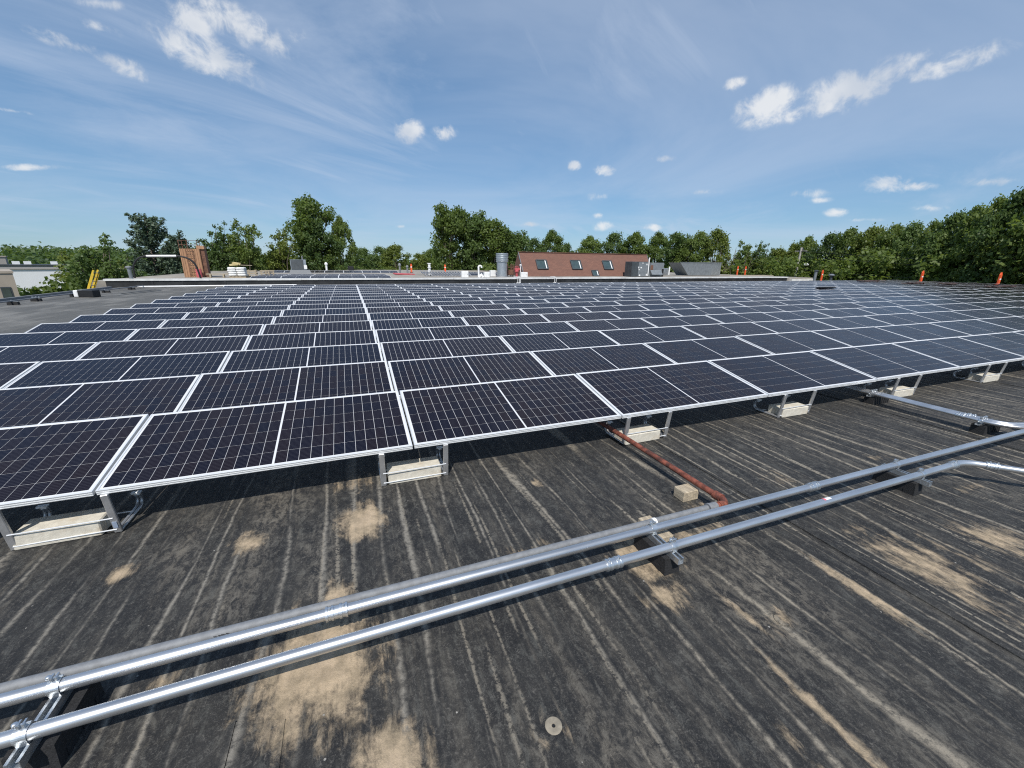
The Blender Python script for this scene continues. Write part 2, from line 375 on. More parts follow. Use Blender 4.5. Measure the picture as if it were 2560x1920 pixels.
M_CABLE = mat('cable_brown', (0.055, 0.032, 0.028), 0.6, var=0.4, scale=12)
M_LABEL = mat('white_label', (0.80, 0.80, 0.79), 0.5, var=0.03)
M_PINK = mat('pink_label', (0.72, 0.12, 0.16), 0.5, var=0.03)
M_SACK = mat('white_woven_sack', (0.72, 0.72, 0.70), 0.7, var=0.14, scale=7, bump=0.4, bscale=12)
M_TARP = mat('red_tarpaulin', (0.45, 0.09, 0.10), 0.6, var=0.2, scale=3)
M_BEIGE = mat('beige_cladding', (0.36, 0.31, 0.25), 0.8, var=0.06, scale=1)
M_WHITEW = mat('white_metal_cladding', (0.72, 0.73, 0.73), 0.6, var=0.02, scale=0.5)
M_GREYW = mat('grey_brown_cladding', (0.30, 0.28, 0.25), 0.8, var=0.08, scale=0.4)
M_GRASS = mat('ground_cover', (0.075, 0.085, 0.035), 0.95, var=0.4, scale=0.06, dirt=(0.17, 0.15, 0.11), dirt_amt=0.5)
M_HILL = mat('hill_ground', (0.05, 0.07, 0.035), 0.95, var=0.3, scale=0.03)
M_LEAF = leaf_mat('leaves_mid', (0.080, 0.124, 0.032), (0.185, 0.245, 0.064), 0.50)
M_LEAFD = leaf_mat('leaves_dark', (0.056, 0.098, 0.032), (0.130, 0.190, 0.054), 0.42)
M_LEAFY = leaf_mat('leaves_yellow_green', (0.095, 0.135, 0.026), (0.205, 0.245, 0.055), 0.42)
M_NEEDLE = leaf_mat('needles', (0.055, 0.092, 0.056), (0.125, 0.170, 0.110), 0.25)

def shingle_mat():
    m = bpy.data.materials.new("brown_shingles")
    m.use_nodes = True
    t = NT(m.node_tree)
    b = t.n['Principled BSDF']
    o = t.new('ShaderNodeTexCoord').outputs['Object']
    x, y, z = t.sep(o)
    br = t.new('ShaderNodeTexBrick')
    t.put(br.inputs['Vector'], t.comb(x, t.math('MULTIPLY', z, 1.22), 0.0))
    br.inputs['Scale'].default_value = 1.0
    br.inputs['Brick Width'].default_value = 0.33
    br.inputs['Row Height'].default_value = 0.14
    br.inputs['Mortar Size'].default_value = 0.006
    br.inputs['Color1'].default_value = (0.195, 0.098, 0.070, 1)
    br.inputs['Color2'].default_value = (0.160, 0.081, 0.060, 1)
    br.inputs['Mortar'].default_value = (0.09, 0.035, 0.026, 1)
    n = t.noise(o, 0.9, 5, 0.6)
    col = t.mix(t.math('MULTIPLY', t.step(n, 0.45, 0.7), 0.4), br.outputs['Color'], (0.145, 0.083, 0.064))
    t.put(b.inputs['Base Color'], col)
    b.inputs['Roughness'].default_value = 0.9
    return m
M_SHINGLE = shingle_mat()

# ------------------------------------------------------------------ mesh helpers
class MB:
    def __init__(s):
        s.v = []; s.f = []; s.mi = []; s.smooth = []
    def quad(s, a, b, c, d, mi=0):
        i = len(s.v); s.v += [a, b, c, d]; s.f.append((i, i + 1, i + 2, i + 3)); s.mi.append(mi); s.smooth.append(False)
    def box(s, c, size, rot=None, mi=0, taper=1.0):
        hx, hy, hz = (k / 2 for k in size)
        R = Euler(rot).to_matrix() if rot else None
        i = len(s.v)
        for dz in (-1, 1):
            k = taper if dz > 0 else 1.0
            for dx_, dy_ in ((-1, -1), (1, -1), (1, 1), (-1, 1)):
                p = Vector((dx_ * hx * k, dy_ * hy * k, dz * hz))
                if R: p = R @ p
                s.v.append((p.x + c[0], p.y + c[1], p.z + c[2]))
        for fc in ((3, 2, 1, 0), (4, 5, 6, 7), (0, 1, 5, 4), (1, 2, 6, 5), (2, 3, 7, 6), (3, 0, 4, 7)):
            s.f.append(tuple(i + k for k in fc)); s.mi.append(mi); s.smooth.append(False)
        return s
    def cbox(s, c, size, b=0.006, rot=None, mi=0):
        # box with chamfered edges
        bm = bmesh.new()
        bmesh.ops.create_cube(bm, size=1.0)
        for vv in bm.verts:
            vv.co = Vector((vv.co.x * size[0], vv.co.y * size[1], vv.co.z * size[2]))
        bmesh.ops.bevel(bm, geom=bm.edges[:], offset=b, segments=1, affect='EDGES')
        R = Euler(rot).to_matrix() if rot else Matrix.Identity(3)
        i = len(s.v)
        bm.verts.index_update()
        for vv in bm.verts:
            p = R @ vv.co
            s.v.append((p.x + c[0], p.y + c[1], p.z + c[2]))
        for fc in bm.faces:
            s.f.append(tuple(i + vv.index for vv in fc.verts)); s.mi.append(mi); s.smooth.append(False)
        bm.free()
        return s
    def tube(s, path, r, seg=16, cap=True, mi=0, smooth=True):
        P = [Vector(p) for p in path]
        rr = r if isinstance(r, (list, tuple)) else [r] * len(P)
        rings = []
        prev = None
        for k, p in enumerate(P):
            if k == 0: tn = P[1] - P[0]
            elif k == len(P) - 1: tn = P[-1] - P[-2]
            else: tn = (P[k + 1] - p).normalized() + (p - P[k - 1]).normalized()
            if tn.length < 1e-9: tn = P[min(k + 1, len(P) - 1)] - P[max(k - 1, 0)]
            tn.normalize()
            if prev is None:
                a = Vector((0, 0, 1)) if abs(tn.z) < 0.9 else Vector((1, 0, 0))
                n1 = tn.cross(a).normalized()
            else:
                n1 = (prev - tn * prev.dot(tn)).normalized()
            prev = n1
            n2 = tn.cross(n1)
            i = len(s.v)
            for j in range(seg):
                an = 2 * math.pi * j / seg
                q = p + (n1 * math.cos(an) + n2 * math.sin(an)) * rr[k]
                s.v.append((q.x, q.y, q.z))
            rings.append(i)
        for k in range(len(rings) - 1):
            a, b2 = rings[k], rings[k + 1]
            for j in range(seg):
                j2 = (j + 1) % seg
                s.f.append((a + j, a + j2, b2 + j2, b2 + j)); s.mi.append(mi); s.smooth.append(smooth)
        if cap:
            s.f.append(tuple(rings[0] + j for j in reversed(range(seg)))); s.mi.append(mi); s.smooth.append(False)
            s.f.append(tuple(rings[-1] + j for j in range(seg))); s.mi.append(mi); s.smooth.append(False)
        return s
    def lathe(s, prof, c=(0, 0, 0), seg=20, mi=0):
        s_i = []
        for (r, z) in prof:
            i = len(s.v); s_i.append(i)
            for j in range(seg):
                an = 2 * math.pi * j / seg
                s.v.append((c[0] + r * math.cos(an), c[1] + r * math.sin(an), c[2] + z))
        for k in range(len(prof) - 1):
            for j in range(seg):
                j2 = (j + 1) % seg
                s.f.append((s_i[k] + j, s_i[k] + j2, s_i[k + 1] + j2, s_i[k + 1] + j)); s.mi.append(mi); s.smooth.append(True)
        s.f.append(tuple(s_i[-1] + j for j in range(seg))); s.mi.append(mi); s.smooth.append(False)
        s.f.append(tuple(s_i[0] + j for j in reversed(range(seg)))); s.mi.append(mi); s.smooth.append(False)
        return s
    def prism(s, poly, axis, a, b, mi=0):
        # poly: list of 2D points; extruded from a to b along axis 'x' or 'y' or 'z'
        n = len(poly); i = len(s.v)
        for t in (a, b):
            for (p, q) in poly:
                s.v.append({'x': (t, p, q), 'y': (p, t, q), 'z': (p, q, t)}[axis])
        s.f.append(tuple(i + k for k in reversed(range(n)))); s.mi.append(mi); s.smooth.append(False)
        s.f.append(tuple(i + n + k for k in range(n))); s.mi.append(mi); s.smooth.append(False)
        for k in range(n):
            k2 = (k + 1) % n
            s.f.append((i + k, i + k2, i + n + k2, i + n + k)); s.mi.append(mi); s.smooth.append(False)
        return s
    def mesh(s, name, mats):
        me = bpy.data.meshes.new(name)
        me.from_pydata(s.v, [], s.f)
        for m in (mats if isinstance(mats, (list, tuple)) else [mats]):
            me.materials.append(m)
        me.polygons.foreach_set('material_index', s.mi)
        me.polygons.foreach_set('use_smooth', s.smooth)
        if any(s.smooth):
            try: me.set_sharp_from_angle(angle=math.radians(40))
            except Exception: pass
        bm = bmesh.new(); bm.from_mesh(me)
        bmesh.ops.recalc_face_normals(bm, faces=bm.faces[:])
        bm.to_mesh(me); bm.free()
        me.update()
        return me
    def build(s, name, mats, parent=None, **kw):
        return link(name, s.mesh(name, mats), parent, **kw)

def link(name, data, parent=None, loc=None, rot=None, kind=None, label=None, category=None, group=None):
    o = bpy.data.objects.new(name, data)
    C.objects.link(o)
    if parent is not None: o.parent = parent
    if loc is not None: o.location = loc
    if rot is not None: o.rotation_euler = rot
    tag(o, label, category, group, kind)
    return o

def tag(o, label=None, category=None, group=None, kind=None):
    if label: o['label'] = label
    if category: o['category'] = category
    if group: o['group'] = group
    if kind: o['kind'] = kind
    return o

def thing(name, label, category, loc=(0, 0, 0), rz=0.0, group=None):
    o = bpy.data.objects.new(name, None)
    o.empty_display_size = 0.2
    C.objects.link(o)
    o.location = loc
    o.rotation_euler = (0, 0, rz)
    return tag(o, label, category, group)

def dup(o, parent=None):
    c = o.copy(); C.objects.link(c)
    if parent is not None: c.parent = parent
    for ch in list(o.children): dup(ch, c)
    return c

ORD = ['zeroth', 'first', 'second', 'third', 'fourth', 'fifth', 'sixth', 'seventh', 'eighth', 'ninth', 'tenth', 'eleventh', 'twelfth',
       'thirteenth', 'fourteenth', 'fifteenth', 'sixteenth', 'seventeenth', 'eighteenth', 'nineteenth', 'twentieth', 'twenty-first',
       'twenty-second', 'twenty-third', 'twenty-fourth', 'twenty-fifth']

# ------------------------------------------------------------------ ground, roof decks
GZ = -6.0
g = MB(); g.quad((-3000, -3000, GZ), (3000, -3000, GZ), (3000, 3000, GZ), (-3000, 3000, GZ))
g.build('ground', M_GRASS, kind='structure')

XL, XR, YB, YP = -14.5, 52.0, -11.0, 31.7
rd = MB(); rd.box(((XL + XR) / 2, (YB + YP) / 2, (GZ - 0.02) / 2), (XR - XL, YP - YB, -GZ - 0.02))
roof = rd.build('roof_deck', [M_WALL], kind='structure')
# rubber sheets, each lapped over the next, sloping a few millimetres
seams = [XL]
xs = -11.58
while xs < XR - 1:
    seams.append(xs); xs += 3.55
seams.append(XR)
for i in range(len(seams) - 1):
    x0 = seams[i] - (0.06 if i else 0.0); x1 = seams[i + 1]
    mb = MB()
    za, zb = (0.006 if i else 0.0), -0.002
    mb.v += [(x0, YB, -0.03), (x1, YB, -0.03), (x1, YP, -0.03), (x0, YP, -0.03), (x0, YB, za), (x1, YB, zb), (x1, YP, zb), (x0, YP, za)]
    for fc in ((3, 2, 1, 0), (4, 5, 6, 7), (0, 1, 5, 4), (1, 2, 6, 5), (2, 3, 7, 6), (3, 0, 4, 7)):
        mb.f.append(fc); mb.mi.append(0); mb.smooth.append(False)
    mb.build('membrane_sheet', M_MEMB, roof)
# patches and fastener plates glued on the membrane
def patch(pts, z0=0.0, h=0.009):
    mb = MB(); mb.prism(pts, 'z', z0 - 0.004, z0 + h)
    mb.build('membrane_patch', M_MEMB, roof)
patch([(-1.42, -2.20), (-0.999, -2.20), (-0.998, -1.705), (-1.37, -1.690)], 0.0)
patch([(-0.995, -2.20), (-0.800, -2.20), (-0.806, -1.770), (-0.995, -1.712)], 0.001)
for (fx, fy, fr) in ((0.243, -2.191, 0.036), (1.658, -2.152, 0.040), (0.167, -0.456, 0.038), (1.678, -0.279, 0.04)):
    mb = MB()
    mb.lathe([(fr, 0.0), (fr, 0.004), (fr * 0.86, 0.0065), (fr * 0.62, 0.0045), (fr * 0.24, 0.0045), (fr * 0.2, 0.002)], (fx, fy, 0.001), 24)
    mb.build('fastener_plate', mat('dusty_plate', (0.27, 0.235, 0.18), 0.9, var=0.2, scale=30, dirt=(0.13, 0.12, 0.10), dirt_amt=0.6) if fx < 0.25 and fy < -2 else M_MEMB, roof)
mb = MB(); mb.lathe([(0.006, 0.0), (0.006, 0.0045)], (0.243, -2.191, 0.0025), 10)
mb.build('screw_head', M_BLACKP, roof)
# metal edge strip along the left and right roof edges
mb = MB(); mb.box((XL + 0.06, (YB + 30.6) / 2, 0.05), (0.14, 30.6 - YB, 0.13)); mb.build('roof_edge_strip', M_GALV, roof)
mb = MB(); mb.box((XR - 0.06, (YB + YP) / 2, 0.04), (0.14, YP - YB, 0.10)); mb.build('roof_edge_strip', M_BLACK, roof)

UZ = 0.40
mb = MB(); mb.box((18.5, 50.7, (GZ + UZ) / 2), (69.0, 37.4, UZ - GZ))
upper = mb.build('upper_roof_deck', [M_UPROOF], kind='structure')

# parapet between the two roofs
par = thing('parapet_wall', 'low black flashed parapet wall with white metal coping behind the last panel row', 'wall', (0, YP, 0))
mb = MB(); mb.box((16.5, 0.14, 0.235), (63.2, 0.26, 0.53)); mb.build('flashing', M_BLACK, par)
for i in range(22):
    x0 = -15.17 + i * 2.88; x1 = min(x0 + 2.868, 48.19)
    mb = MB(); dzz = random.uniform(-0.006, 0.006)
    mb.box(((x0 + x1) / 2, 0.14, 0.512 + dzz), (x1 - x0, 0.40, 0.045)); mb.box(((x0 + x1) / 2, -0.048, 0.455 + dzz), (x1 - x0, 0.02, 0.09))
    mb.build('coping_piece', M_COPING, par)
for x0 in np.arange(-13, 48, 2.4):
    mb = MB(); mb.box((x0 + random.uniform(-.5, .5), 0.0, 0.2), (0.10, 0.03, 0.42), (random.uniform(-.05, .05), random.uniform(-.12, .12), 0)); mb.build('flashing_fold', M_BLACK, par)
mb = MB(); mb.box((51.0, 0.2, 0.10), (4.2, 0.5, 0.34)); mb.build('low_curb', M_COPING, par)
mb = MB(); mb.tube([(-13.2, 30.85, 0.07), (-8.3, 31.25, 0.07), (-4, 31.35, 0.07)], 0.05, 8)
mb.build('white_pipe', M_WHITE, label='white pipe lying along the foot of the parapet wall', category='pipe')

# ------------------------------------------------------------------ solar panels
TILT = 0.197387617
CT, ST = math.cos(TILT), math.sin(TILT)
PITCH, PW, PL, LOW = 1.40323547, 1.01, 2.115, 0.36
HL = 2.098 / 2
FT = 0.036
def pl(x, v, n=0.0):            # panel plane point: v up the slope, n above the plane
    return (x, v * CT - n * ST, LOW + v * ST + n * CT)

def panel_box(mb, x0, x1, v0, v1, n0, n1, mi=0):
    i = len(mb.v)
    for n in (n0, n1):
        for (x, v) in ((x0, v0), (x1, v0), (x1, v1), (x0, v1)):
            mb.v.append(pl(x, v, n))
    for fc in ((3, 2, 1, 0), (4, 5, 6, 7), (0, 1, 5, 4), (1, 2, 6, 5), (2, 3, 7, 6), (3, 0, 4, 7)):
        mb.f.append(tuple(i + k for k in fc)); mb.mi.append(mi); mb.smooth.append(False)

LIP = 0.0115
mb = MB()
panel_box(mb, -HL, HL, 0.0, LIP, -FT, 0.0)
panel_box(mb, -HL, HL, PW - LIP, PW, -FT, 0.0)
panel_box(mb, -HL, -HL + LIP, LIP, PW - LIP, -FT, 0.0)
panel_box(mb, HL - LIP, HL, LIP, PW - LIP, -FT, 0.0)
# small groove lines along the outer face of the front rail
panel_box(mb, -HL, HL, -0.0016, 0.0, -0.004, -0.0005)
panel_box(mb, -HL, HL, -0.0016, 0.0, -0.022, -0.015)
panel_box(mb, -HL, HL, -0.0016, 0.0, -0.0355, -0.030)
ME_FRAME = mb.mesh('frame', M_FRAME)
mb = MB(); panel_box(mb, -HL + LIP, HL - LIP, LIP, PW - LIP, -0.010, -0.0035)
ME_BACK = mb.mesh('glass_sheet', M_BACK)
MARG, MIDG, GAP = 0.016, 0.007, 0.0030
CW = (HL - LIP - MARG - MIDG) / 12
CH = (PW - 2 * LIP - 2 * MARG) / 6
CELLS = []
for half in (-1, 1):
    for i in range(12):
        x0 = (-HL + LIP + MARG + i * CW) if half < 0 else (MIDG + i * CW)
        for j in range(6):
            v0 = LIP + MARG + j * CH
            CELLS.append((x0 + GAP / 2, x0 + CW - GAP / 2, v0 + GAP / 2, v0 + CH - GAP / 2))
def cells_mesh(cells, name, n=-0.0022, off=(0, 0)):
    v, f, uv = [], [], []
    for (x0, x1, v0, v1) in cells:
        i = len(v)
        for (x, q) in ((x0, v0), (x1, v0), (x1, v1), (x0, v1)):
            p = pl(x, q, n); v.append((p[0] + off[0], p[1] + off[1], p[2]))
        f.append((i, i + 1, i + 2, i + 3)); uv += [0, 0, 1, 0, 1, 1, 0, 1]
    me = bpy.data.meshes.new(name); me.from_pydata(v, [], f); me.materials.append(M_CELL)
    u = me.uv_layers.new(name='UVMap'); u.data.foreach_set('uv', uv); me.update()
    return me
ME_CELLS = cells_mesh(CELLS, 'cells')
c0 = CELLS[0]
cx0, cv0 = (c0[0] + c0[1]) / 2, (c0[2] + c0[3]) / 2
# one half-cell centred on its own origin, rotated into the plane by the object
wv, hv = (c0[1] - c0[0]) / 2, (c0[3] - c0[2]) / 2
me = bpy.data.meshes.new('solar_cell')
me.from_pydata([(-wv, -hv, 0), (wv, -hv, 0), (wv, hv, 0), (-wv, hv, 0), (-wv, -hv, -.001), (wv, -hv, -.001), (wv, hv, -.001), (-wv, hv, -.001)], [],
               [(0, 1, 2, 3), (4, 5, 1, 0), (5, 6, 2, 1), (6, 7, 3, 2), (7, 4, 0, 3)])
me.materials.append(M_CELL)
u = me.uv_layers.new(name='UVMap'); u.data.foreach_set('uv', [0, 0, 1, 0, 1, 1, 0, 1] + [0.5, 0.02] * 16); me.update()
ME_CELL = me
mb = MB()
for sx in (-0.8, 0.8):
    mb.box((sx, 0.10, 0.17), (0.035, 0.03, 0.34)); mb.box((sx, 0.92, 0.255), (0.035, 0.03, 0.50)); mb.box((sx, 0.5, 0.012), (0.05, 1.05, 0.022))
ME_STAND = mb.mesh('support_frame', M_ALU)

def proj_px(p):
    d = Vector(p) - CAM
    z = d.dot(_f)
    if z < 0.2: return None
    return (1280 + 1024.26 * d.dot(_r) / z, 960 - 1024.26 * d.dot(_u) / z, z)
slots = []
for r in range(16):
    for k in range(-3, 24):
        xc = (k + 0.5) * PL; yc = r * PITCH
        corners = [proj_px((xc + a * HL, yc + b * PW * CT, LOW + b * PW * ST)) for a in (-1, 1) for b in (0, 1)]
        inside = any(q and -40 < q[0] < 2600 for q in corners)
        d = (Vector((xc, yc + .5, .45)) - CAM).length
        slots.append((0 if inside else 1, d, r, k))
slots.sort()
N_IND = 292
near = slots[:N_IND]
rest = [q for q in slots[N_IND:] if q[0] == 0 or q[1] < 12]
for (ins, d, r, k) in near:
    side = 'right' if k >= 0 else 'left'
    n = k + 1 if k >= 0 else -k
    lab = f"solar panel in the {ORD[r + 1]} row from the front, {ORD[n]} {side} of the upright seam"
    rt = thing('solar_panel', lab, 'solar panel', ((k + 0.5) * PL, r * PITCH, random.uniform(-0.002, 0.002)), random.uniform(-0.0008, 0.0008), 'solar panels in rows across the black roof')
    rt.rotation_euler[0] = random.uniform(-0.006, 0.006); rt.rotation_euler[1] = random.uniform(-0.002, 0.002)
    link('frame', ME_FRAME, rt); link('glass_sheet', ME_BACK, rt)
    if r <= 1 and -3 <= k <= 5 and ins == 0:
        for (x0, x1, v0, v1) in CELLS:
            link('solar_cell', ME_CELL, rt, pl((x0 + x1) / 2, (v0 + v1) / 2, -0.0022), (TILT, 0, 0))
    else:
        link('cells', ME_CELLS, rt, kind='stuff')
    if r > 0: link('support_frame', ME_STAND, rt)

# the panels past the limit, and the second array on the upper roof, in one object
V, F, MI, UV = [], [], [], []
def append_panel(ox, oy, oz, s=1.0):
    def addq(pts, mi, uv):
        i = len(V)
        V.extend(pts); F.append((i, i + 1, i + 2, i + 3)); MI.append(mi); UV.extend(uv)
    z0 = [0.0] * 8
    def P(x, v, n): p = pl(x, v, n); return (p[0] + ox, p[1] + oy, p[2] + oz)
    for (a, b, c, d) in ((-HL, HL, 0, LIP), (-HL, HL, PW - LIP, PW), (-HL, -HL + LIP, LIP, PW - LIP), (HL - LIP, HL, LIP, PW - LIP)):
        addq([P(a, c, 0), P(b, c, 0), P(b, d, 0), P(a, d, 0)], 0, z0)
    addq([P(-HL, 0, -FT), P(HL, 0, -FT), P(HL, 0, 0), P(-HL, 0, 0)], 0, z0)
    addq([P(HL, 0, -FT), P(HL, PW, -FT), P(HL, PW, 0), P(HL, 0, 0)], 0, z0)
    addq([P(-HL, PW, -FT), P(-HL, 0, -FT), P(-HL, 0, 0), P(-HL, PW, 0)], 0, z0)
    addq([P(-HL + LIP, LIP, -0.004), P(HL - LIP, LIP, -0.004), P(HL - LIP, PW - LIP, -0.004), P(-HL + LIP, PW - LIP, -0.004)], 1, z0)
    for (x0, x1, v0, v1) in CELLS:
        addq([P(x0, v0, -.002), P(x1, v0, -.002), P(x1, v1, -.002), P(x0, v1, -.002)], 2, [0, 0, 1, 0, 1, 1, 0, 1])
for (ins, d, r, k) in rest:
    append_panel((k + 0.5) * PL, r * PITCH, 0.0)
for i, yy in enumerate((34.2, 35.6, 37.0, 38.4, 39.8)):
    for k in range(-3, 2):
        append_panel(-0.6 + k * PL + 0.5, yy, 0.02)
for yy in (51.2, 52.6, 54.0):
    for k in range(-4, 3):
        append_panel(0.2 + k * PL, yy, 0.05)
for yy in (41.5, 42.9, 44.3, 45.7, 47.1, 48.5):
    for k in range(0, 5):
        append_panel(9.0 + k * PL, yy, 0.02)
me = bpy.data.meshes.new('distant_solar_panels'); me.from_pydata(V, [], F)
for m_ in (M_FRAME, M_BACK, M_CELL): me.materials.append(m_)
me.polygons.foreach_set('material_index', MI)
u = me.uv_layers.new(name='UVMap'); u.data.foreach_set('uv', UV); me.update()
link('distant_solar_panels', me, label='mass of small far-off solar panels at the back and on the upper roof', category='solar panels', kind='stuff')

# ------------------------------------------------------------------ ballast trays under the front row, with their concrete blocks
def make_tray():
    rt = thing('ballast_tray', '', 'ballast tray')
    for sx in (-1, 1):
        X = 0.27 * sx
        mb = MB(); mb.cbox((X, 0.022, 0.166), (0.044, 0.022, 0.322), 0.004, (0.125, 0, 0)); mb.build('front_leg', M_ALU, rt)
        pts = [(X, 0.035, 0.016), (X, 0.30, 0.016)] + [(X, 0.335 + 0.055 * math.sin(a), 0.071 - 0.055 * math.cos(a)) for a in np.linspace(0.1, 1.9, 7)] + [(X, 0.36, 0.125)]
        for off in (-0.013, 0.013):
            mb = MB(); mb.tube([(p[0] + off, p[1], p[2]) for p in pts], 0.0105, 10)
            h = mb.build('base_rail', M_ALU, rt)
        mb = MB(); mb.cbox((X + 0.012, 0.345, 0.142), (0.062, 0.034, 0.014), 0.003); mb.box((X + 0.012, 0.352, 0.128), (0.03, 0.012, 0.02)); mb.build('clip', M_FRAME, rt)
    for (yy, zz) in ((0.028, 0.034), (0.016, 0.130), (0.262, 0.034)):
        mb = MB(); mb.tube([(-0.27, yy, zz), (0.27, yy, zz)], 0.0048, 8); mb.build('cross_rod', M_FRAME, rt)
    return rt
def make_conc():
    mb = MB(); mb.cbox((0, 0.102, 0.057), (0.458, 0.212, 0.112), 0.008)
    return mb.mesh('concrete_block', M_CONC)
ME_CONC = make_conc()
TR = [(-2.335, 'ballast tray at the left edge of the photo, under the nearest panel corner'),
      (0.005, 'ballast tray below the upright white seam of the front row'),
      (2.478, 'ballast tray with the rusty red pipe crossing in front of its leg'),
      (4.815, 'ballast tray between the rusty pipe and the triple conduit run'),
      (7.14, 'ballast tray beside the triple conduit run with black rubber foot'),
      (9.62, 'ballast tray second from the right edge of the photo'),
      (12.02, 'ballast tray cut off by the right edge of the photo')]
CB = ['concrete block in the leftmost tray, with a shadow band across its face', 'sand stained concrete block in the tray below the upright white seam',
      'pale concrete block beside the rusty red pipe', 'clean concrete block in the tray right of the rusty pipe', 'concrete block in the tray partly behind the triple conduits',
      'concrete block in the tray second from the right photo edge', 'concrete block in the tray at the right photo edge']
tray0 = make_tray()
for i, (tx, lab) in enumerate(TR):
    t_ = tray0 if i == 0 else dup(tray0)
    t_.location = (tx, 0.0 if i else -0.005, 0.0)
    tag(t_, lab, 'ballast tray', 'ballast trays under the front panel row')
    by = {0: 0.028, 1: 0.035, 2: 0.018}.get(i, 0.018)
    link('concrete_block', ME_CONC, None, (tx - (0.045 if i in (0, 2) else 0.0), by, 0.001), (0, 0, random.uniform(-0.02, 0.02)), label=CB[i], category='concrete block', group='concrete blocks in the ballast trays')
# label sticker on one leg
mb = MB(); mb.box((-2.065, 0.016, 0.075), (0.026, 0.003, 0.05), (0.125, 0, 0)); s_ = mb.build('sticker', mat('blue_grey_label', (0.30, 0.36, 0.46), 0.5), tray0)
s_.location = (2.335, 0.005 - 0.0145 + 0.012, 0)

# ------------------------------------------------------------------ conduits in the foreground
def coupling(parent, x, y, z, r, ang=0.0, L=0.045):
    mb = MB()
    ca, sa = math.cos(ang), math.sin(ang)
    def pt(d): return (x + d * ca, y + d * sa, z)
    mb.tube([pt(-L), pt(L)], r + 0.0045, 20)
    for d in (-L, -0.42 * L, 0.42 * L, L):
        mb.tube([pt(d - 0.0055), pt(d + 0.0055)], r + 0.0085, 20)
    cp = mb.build('coupling', M_ZINC, parent)
    mb = MB()
    for d in (-0.7 * L, 0.7 * L):
        mb.tube([(x + d * ca, y + d * sa - r * 0.3, z + r), (x + d * ca, y + d * sa - r * 0.42, z + r + 0.016)], 0.006, 8)
    mb.build('set_screw', M_ZINC, cp)
CZ = 0.188
A = thing('conduit', 'bright steel conduit running straight across, middle one of the foreground run', 'conduit', (0, 0, 0), 0, 'steel conduits crossing the foreground')
mb = MB(); mb.tube([(-4.0, -1.447, CZ), (-0.592, -1.447, CZ), (2.9, -1.457, CZ), (6.26, -1.475, CZ), (8.5, -1.495, CZ)], 0.0270, 22); mb.build('tube', M_EMT, A)
coupling(A, -0.592, -1.447, CZ, 0.0270); coupling(A, 2.883, -1.457, CZ, 0.0270)
B = thing('conduit', 'bright steel conduit nearest the camera, bending away to the right', 'conduit', (0, 0, 0), 0, 'steel conduits crossing the foreground')
bend = [(4.50, -1.640, CZ)] + [(4.50 + 0.26 * math.sin(a), -1.640 - 0.26 * (1 - math.cos(a)), CZ) for a in np.linspace(0.08, 0.80, 9)]
ex, ey, ea = bend[-1][0], bend[-1][1], 0.80
bend += [(ex + 1.6 * math.cos(ea), ey - 1.6 * math.sin(ea), CZ)]
mb = MB(); mb.tube([(-4.0, -1.635, CZ), (0.9, -1.637, CZ)] + bend, 0.0270, 22); mb.build('tube', M_EMT, B)
coupling(B, 0.898, -1.637, CZ, 0.0270); coupling(B, 4.43, -1.640, CZ, 0.0270, 0, 0.035); coupling(B, ex + 0.05, ey - 0.052, CZ, 0.0270, -ea, 0.035)
mb = MB(); mb.tube([(2.745, -1.6375, CZ), (2.80, -1.6375, CZ)], 0.0274, 22, cap=False); st = mb.build('sticker', M_LABEL, B)
mb = MB(); mb.tube([(2.725, -1.6375, CZ), (2.745, -1.6375, CZ)], 0.0274, 22, cap=False); mb.build('sticker_end', M_PINK, st)
Cc = thing('conduit', 'dull grey galvanised conduit behind the bright ones, ending at the rusty red pipe', 'conduit', (0, 0, 0), 0, 'steel conduits crossing the foreground')
mb = MB(); mb.tube([(-4.0, -1.333, 0.145), (1.97, -1.341, 0.14)], 0.0238, 20); mb.build('tube', M_GALV, Cc)
mb = MB(); mb.tube([(1.935, -1.345, 0.14), (2.005, -1.345, 0.14)], 0.0335, 20); mb.tube([(1.925, -1.345, 0.14), (1.94, -1.345, 0.14)], 0.037, 20); mb.build('end_fitting', M_GALV, Cc)
mb = MB(); mb.tube([(1.425, -1.343, 0.1405), (1.452, -1.343, 0.1405)], 0.0290, 18); mb.build('pipe_strap', M_WHITE, Cc)
for (x0, L) in ((-1.13, .012), (-1.112, .009), (-1.098, .014), (-1.08, .010)):
    mb = MB(); mb.box((x0, -1.3655, 0.155), (L, 0.002, 0.004), (0.4, 0.3, 0)); mb.build('ink_mark', M_BLACKP, Cc)
# rusty red pipe with elbow
R_ = thing('rusty_pipe', 'rusty red steel pipe running from under the front panels to the grey conduit', 'pipe')
elb = [(2.003, -1.345, 0.138), (2.06, -1.345, 0.136)] + [(2.06 + 0.082 * math.sin(a), -1.263 - 0.082 * math.cos(a), 0.134) for a in np.linspace(0.2, 1.57, 7)]
mb = MB(); mb.tube(elb, 0.0265, 18)
for q in (elb[1], elb[-1]): pass
mb.build('elbow', M_RUST, R_)
mb = MB(); mb.tube([(2.142, -1.275, 0.134), (2.142, -1.205, 0.132)], 0.0335, 18); mb.build('elbow_collar', M_RUST, R_)
mb = MB(); mb.tube([(2.035, -1.345, 0.137), (2.085, -1.343, 0.136)], 0.032, 18); mb.build('elbow_collar', M_RUST, R_)
mb = MB(); mb.tube([(2.142, -1.21, 0.132), (2.142, -0.2, 0.128), (2.143, 0.65, 0.122), (2.143, 2.2, 0.122)], 0.0245, 18); mb.build('tube', M_RUST, R_)
